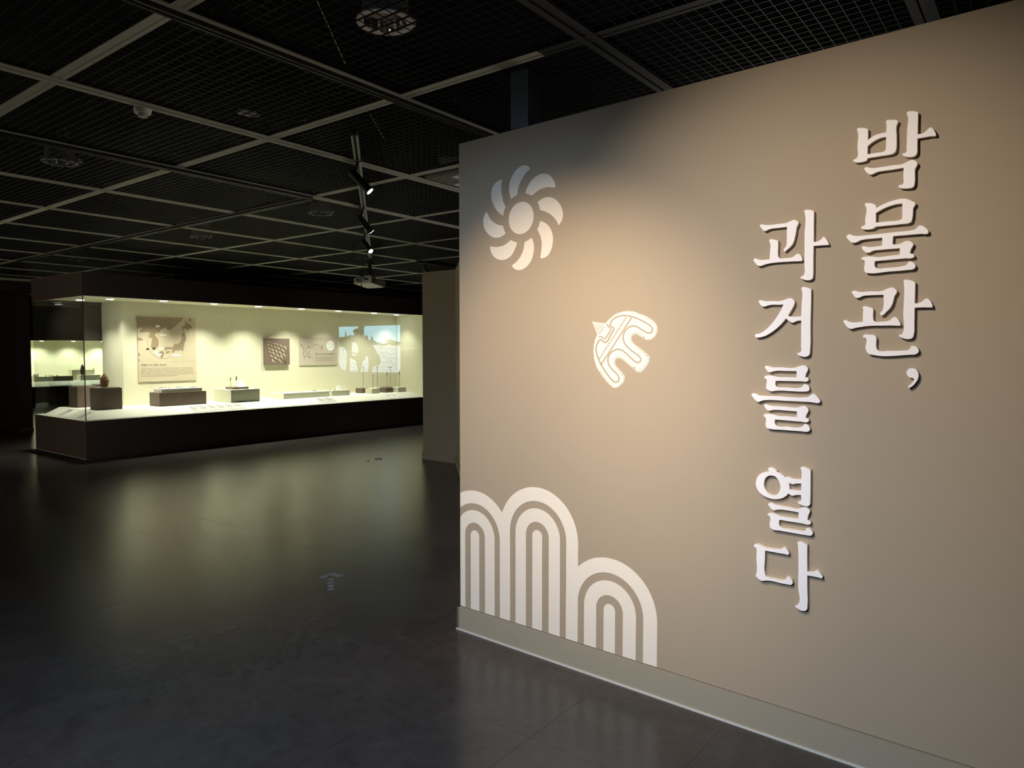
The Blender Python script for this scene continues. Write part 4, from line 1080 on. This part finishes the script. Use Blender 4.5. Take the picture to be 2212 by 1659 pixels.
for P in ['800,560 860,600 900,580 960,620 1010,590 1070,630 1140,600', '830,660 900,690 950,660 1000,720 1060,690 1140,700', '860,760 930,740 980,790 1050,770 1140,790', '880,690 890,720', '850,840 930,860 1000,800 1050,870 1140,860',
          '760,1020 800,960 900,920 1000,930 1100,900 1140,930', '860,1025 900,980 960,1010 1000,960 1060,1020 1120,960', '710,1000 740,960 790,990', '880,560 960,545', '1050,820 1010,850 960,880',
          '180,600 175,680 215,720 230,820', '150,700 200,780 205,880', '120,780 170,850 190,960', '340,860 420,900', '310,930 400,960', '320,990 430,1000', '520,880 600,900', '510,960 600,980']:
    line_bw(pts(P), 7, org, s, 0.0017, M['cream'], pj, 'drawn_line')
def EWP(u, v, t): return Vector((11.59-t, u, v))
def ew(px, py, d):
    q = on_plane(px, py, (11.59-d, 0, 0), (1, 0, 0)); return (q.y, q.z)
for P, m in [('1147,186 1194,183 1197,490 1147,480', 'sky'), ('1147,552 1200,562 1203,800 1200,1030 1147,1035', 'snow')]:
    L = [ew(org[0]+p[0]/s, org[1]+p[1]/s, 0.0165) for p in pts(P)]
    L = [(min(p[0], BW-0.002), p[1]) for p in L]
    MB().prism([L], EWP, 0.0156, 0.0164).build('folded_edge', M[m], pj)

# ------------------------------------------------------------------ the far showcase behind
RX0, RX1, RY0, RY1 = 7.60, 15.0, 23.09, 24.3
RZ0, RZ1 = 0.592, 1.953
rc = empty('display_case', ((RX0+RX1)/2, 23.7, 0), 'far lit showcase seen through the glass corner of the near one', 'display case')
MB().box((RX0-0.4, RY0, 0), (RX1, RY1, RZ0)).build('base', M['brown'], rc)
MB().box((RX0-0.4, RY0, RZ1), (RX1, RY1, 3.03)).build('fascia', M['brown'], rc)
MB().box((RX0-0.4, RY0, RZ0), (RX0, RY1, RZ1)).build('end_panel', M['brown'], rc)
MB().box((RX0, RY0+0.01, RZ0), (RX0+0.02, RY1-0.16, RZ1)).build('end_lining', M['cream'], rc)
MB().box((RX0+0.02, RY1-0.16, RZ0), (RX1, RY1-0.15, RZ1)).build('back_panel', M['cream'], rc)
MB().box((RX0+0.02, RY0+0.012, RZ1-0.03), (RX1, RY1-0.16, RZ1-0.001)).build('lid_lining', M['cream'], rc)
MB().box((RX0+0.01, RY0, RZ0), (RX1, RY0+0.01, RZ1-0.03)).build('glass_pane', M['glass'], rc)
MB().add([(RX0+.02, RY0+.03, RZ0+.005), (RX1, RY0+.03, RZ0+.005), (RX1, RY0+.22, RZ0+.14), (RX0+.02, RY0+.22, RZ0+.14), (RX1, RY1-.16, RZ0+.14), (RX0+.02, RY1-.16, RZ0+.14),
          (RX0+.02, RY0+.03, RZ0), (RX1, RY0+.03, RZ0), (RX1, RY1-.16, RZ0), (RX0+.02, RY1-.16, RZ0)],
         [(0, 1, 2, 3), (3, 2, 4, 5), (0, 6, 7, 1), (1, 7, 8, 4, 2), (5, 9, 6, 0, 3), (5, 4, 8, 9), (6, 9, 8, 7)]).build('sloped_deck', M['deck'], rc)
ZR = RZ0 + 0.14
rp = (0, 23.45, 0); rn = (0, 1, 0)
def rx(px): return on_plane(px, 800, rp, rn).x
for p0, p1, y0_, h_, m, lb in [(72, 114, 23.42, .14, 'blockcream', 'cream block at the left of the far showcase'),
                              (114, 156, 23.40, .145, 'blockbrown', 'brown block in the far showcase beside the cream one'),
                              (172, 215.5, 23.40, .16, 'blockcream', 'cream block in the far showcase below the tall stone'),
                              (163, 212, 23.70, .32, 'blockcream', 'tall cream block standing behind in the far showcase'),
                              (237, 262, 23.45, .16, 'blockcream', 'cream block of the far showcase right behind the ochre stone')]:
    block(rx(p0), rx(p1), y0_, y0_+0.28, h_, M[m], lb, z=ZR, group='blocks in the far showcase')
def rflake(px, y, z, w_, h_, m, lb, sd, nm='stone_flake'):
    x = on_plane(px, 800, (0, y, 0), rn).x
    return stone(nm, (x, y, z), w_, w_*0.6, h_, M[m], lb, 'stone tool', None, seed=sd, n=9, rows=5, amp=0.12)
rflake(178, 23.52, ZR+.16, 0.13, 0.335, 'flint', 'tall pointed grey-brown stone standing in the far showcase', 61, 'hand_axe')
for px, sd, lb in [(99, 62, 'tiny dark flake on the cream block of the far showcase, leftmost'), (107, 63, 'small dark flake between the tiny ones on the far cream block'),
                   (113, 64, 'small dark flake at the edge of the far cream block'), (123.5, 65, 'small dark flake on the brown block of the far showcase')]:
    rflake(px, 23.55, ZR+(.14 if px < 114 else .145), 0.05, 0.035, 'obsidian', lb, sd)
rflake(202, 23.85, ZR+.32, 0.05, 0.06, 'point', 'pale stone on the tall cream block of the far showcase', 66)
q_ = empty('card', (rx(79.5), 23.55, ZR+.14), 'white slanted card on the left cream block of the far showcase', 'card')
MB().obox((rx(79.5), 23.55, ZR+.14+.05), (0.07, 0, 0), (0, 0.02, 0.02), (0, -0.02, 0.05)).build('wedge', M['paper'], q_)
for p0, p1, lb in [(98, 145, 'long grey label plate on the slope of the far showcase'), (188, 210, 'short grey label plate on the slope of the far showcase')]:
    P = [Vector((rx(p0), RY0+.045, RZ0+.02)), Vector((rx(p1), RY0+.045, RZ0+.02)), Vector((rx(p1), RY0+.205, RZ0+.133)), Vector((rx(p0), RY0+.205, RZ0+.133))]
    n_ = Vector((0, -.135, .19)).normalized()
    Q = [p + n_*.001 for p in P] + [p + n_*.005 for p in P]
    o = MB().add(Q, [(3, 2, 1, 0), (4, 5, 6, 7), (0, 1, 5, 4), (1, 2, 6, 5), (2, 3, 7, 6), (3, 0, 4, 7)]).build('label_plate', M['labelgrey'])
    tag(o, lb, 'label')
for k in range(4):
    x = RX0 + 0.55 + 0.85*k
    MB().lathe((x, 23.75, RZ1-0.031), [(0.05, 0), (0.05, -0.008), (0.0005, -0.008)], 16).build('lid_lamp', M['glow'], rc)
    spot('far_case_lamp', (x, 23.72, RZ1-0.05), (x, 23.95, 0.8), 75, CASE, 120, 0.8, 0.03)
spot('far_wall_washer', (8.6, 20.6, 2.98), (9.35, 23.09, 2.15), 60, (1.0, 0.85, 0.62), 60, 0.9, 0.03)
# gobo lettering that falls on the far fascia
gb = empty('projected_lettering', (9.3, RY0, 2.1), 'brown lettering projected on the fascia above the far showcase', 'projection')
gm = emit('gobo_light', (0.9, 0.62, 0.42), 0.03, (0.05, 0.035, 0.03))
for ch, px, py, a in [('적', 187.5, 717, -6), ('유', 202.5, 720, 8), ('물', 211, 726, 18), ('나', 217, 729.5, 26), ('는', 187.5, 729.5, -4), ('석', 200, 730.8, 10)]:
    q = on_plane(px, py, (0, RY0, 0), rn)
    ca, sa = math.cos(math.radians(-a)), math.sin(math.radians(-a))
    f = lambda u, v, t, q=q, ca=ca, sa=sa: Vector((q.x + (u-.055)*ca - (v-.045)*sa, RY0-0.002, q.z + (u-.055)*sa + (v-.045)*ca))
    text_mesh('projected_letter', ch, f, 0.11, 0.135, gm, gb)
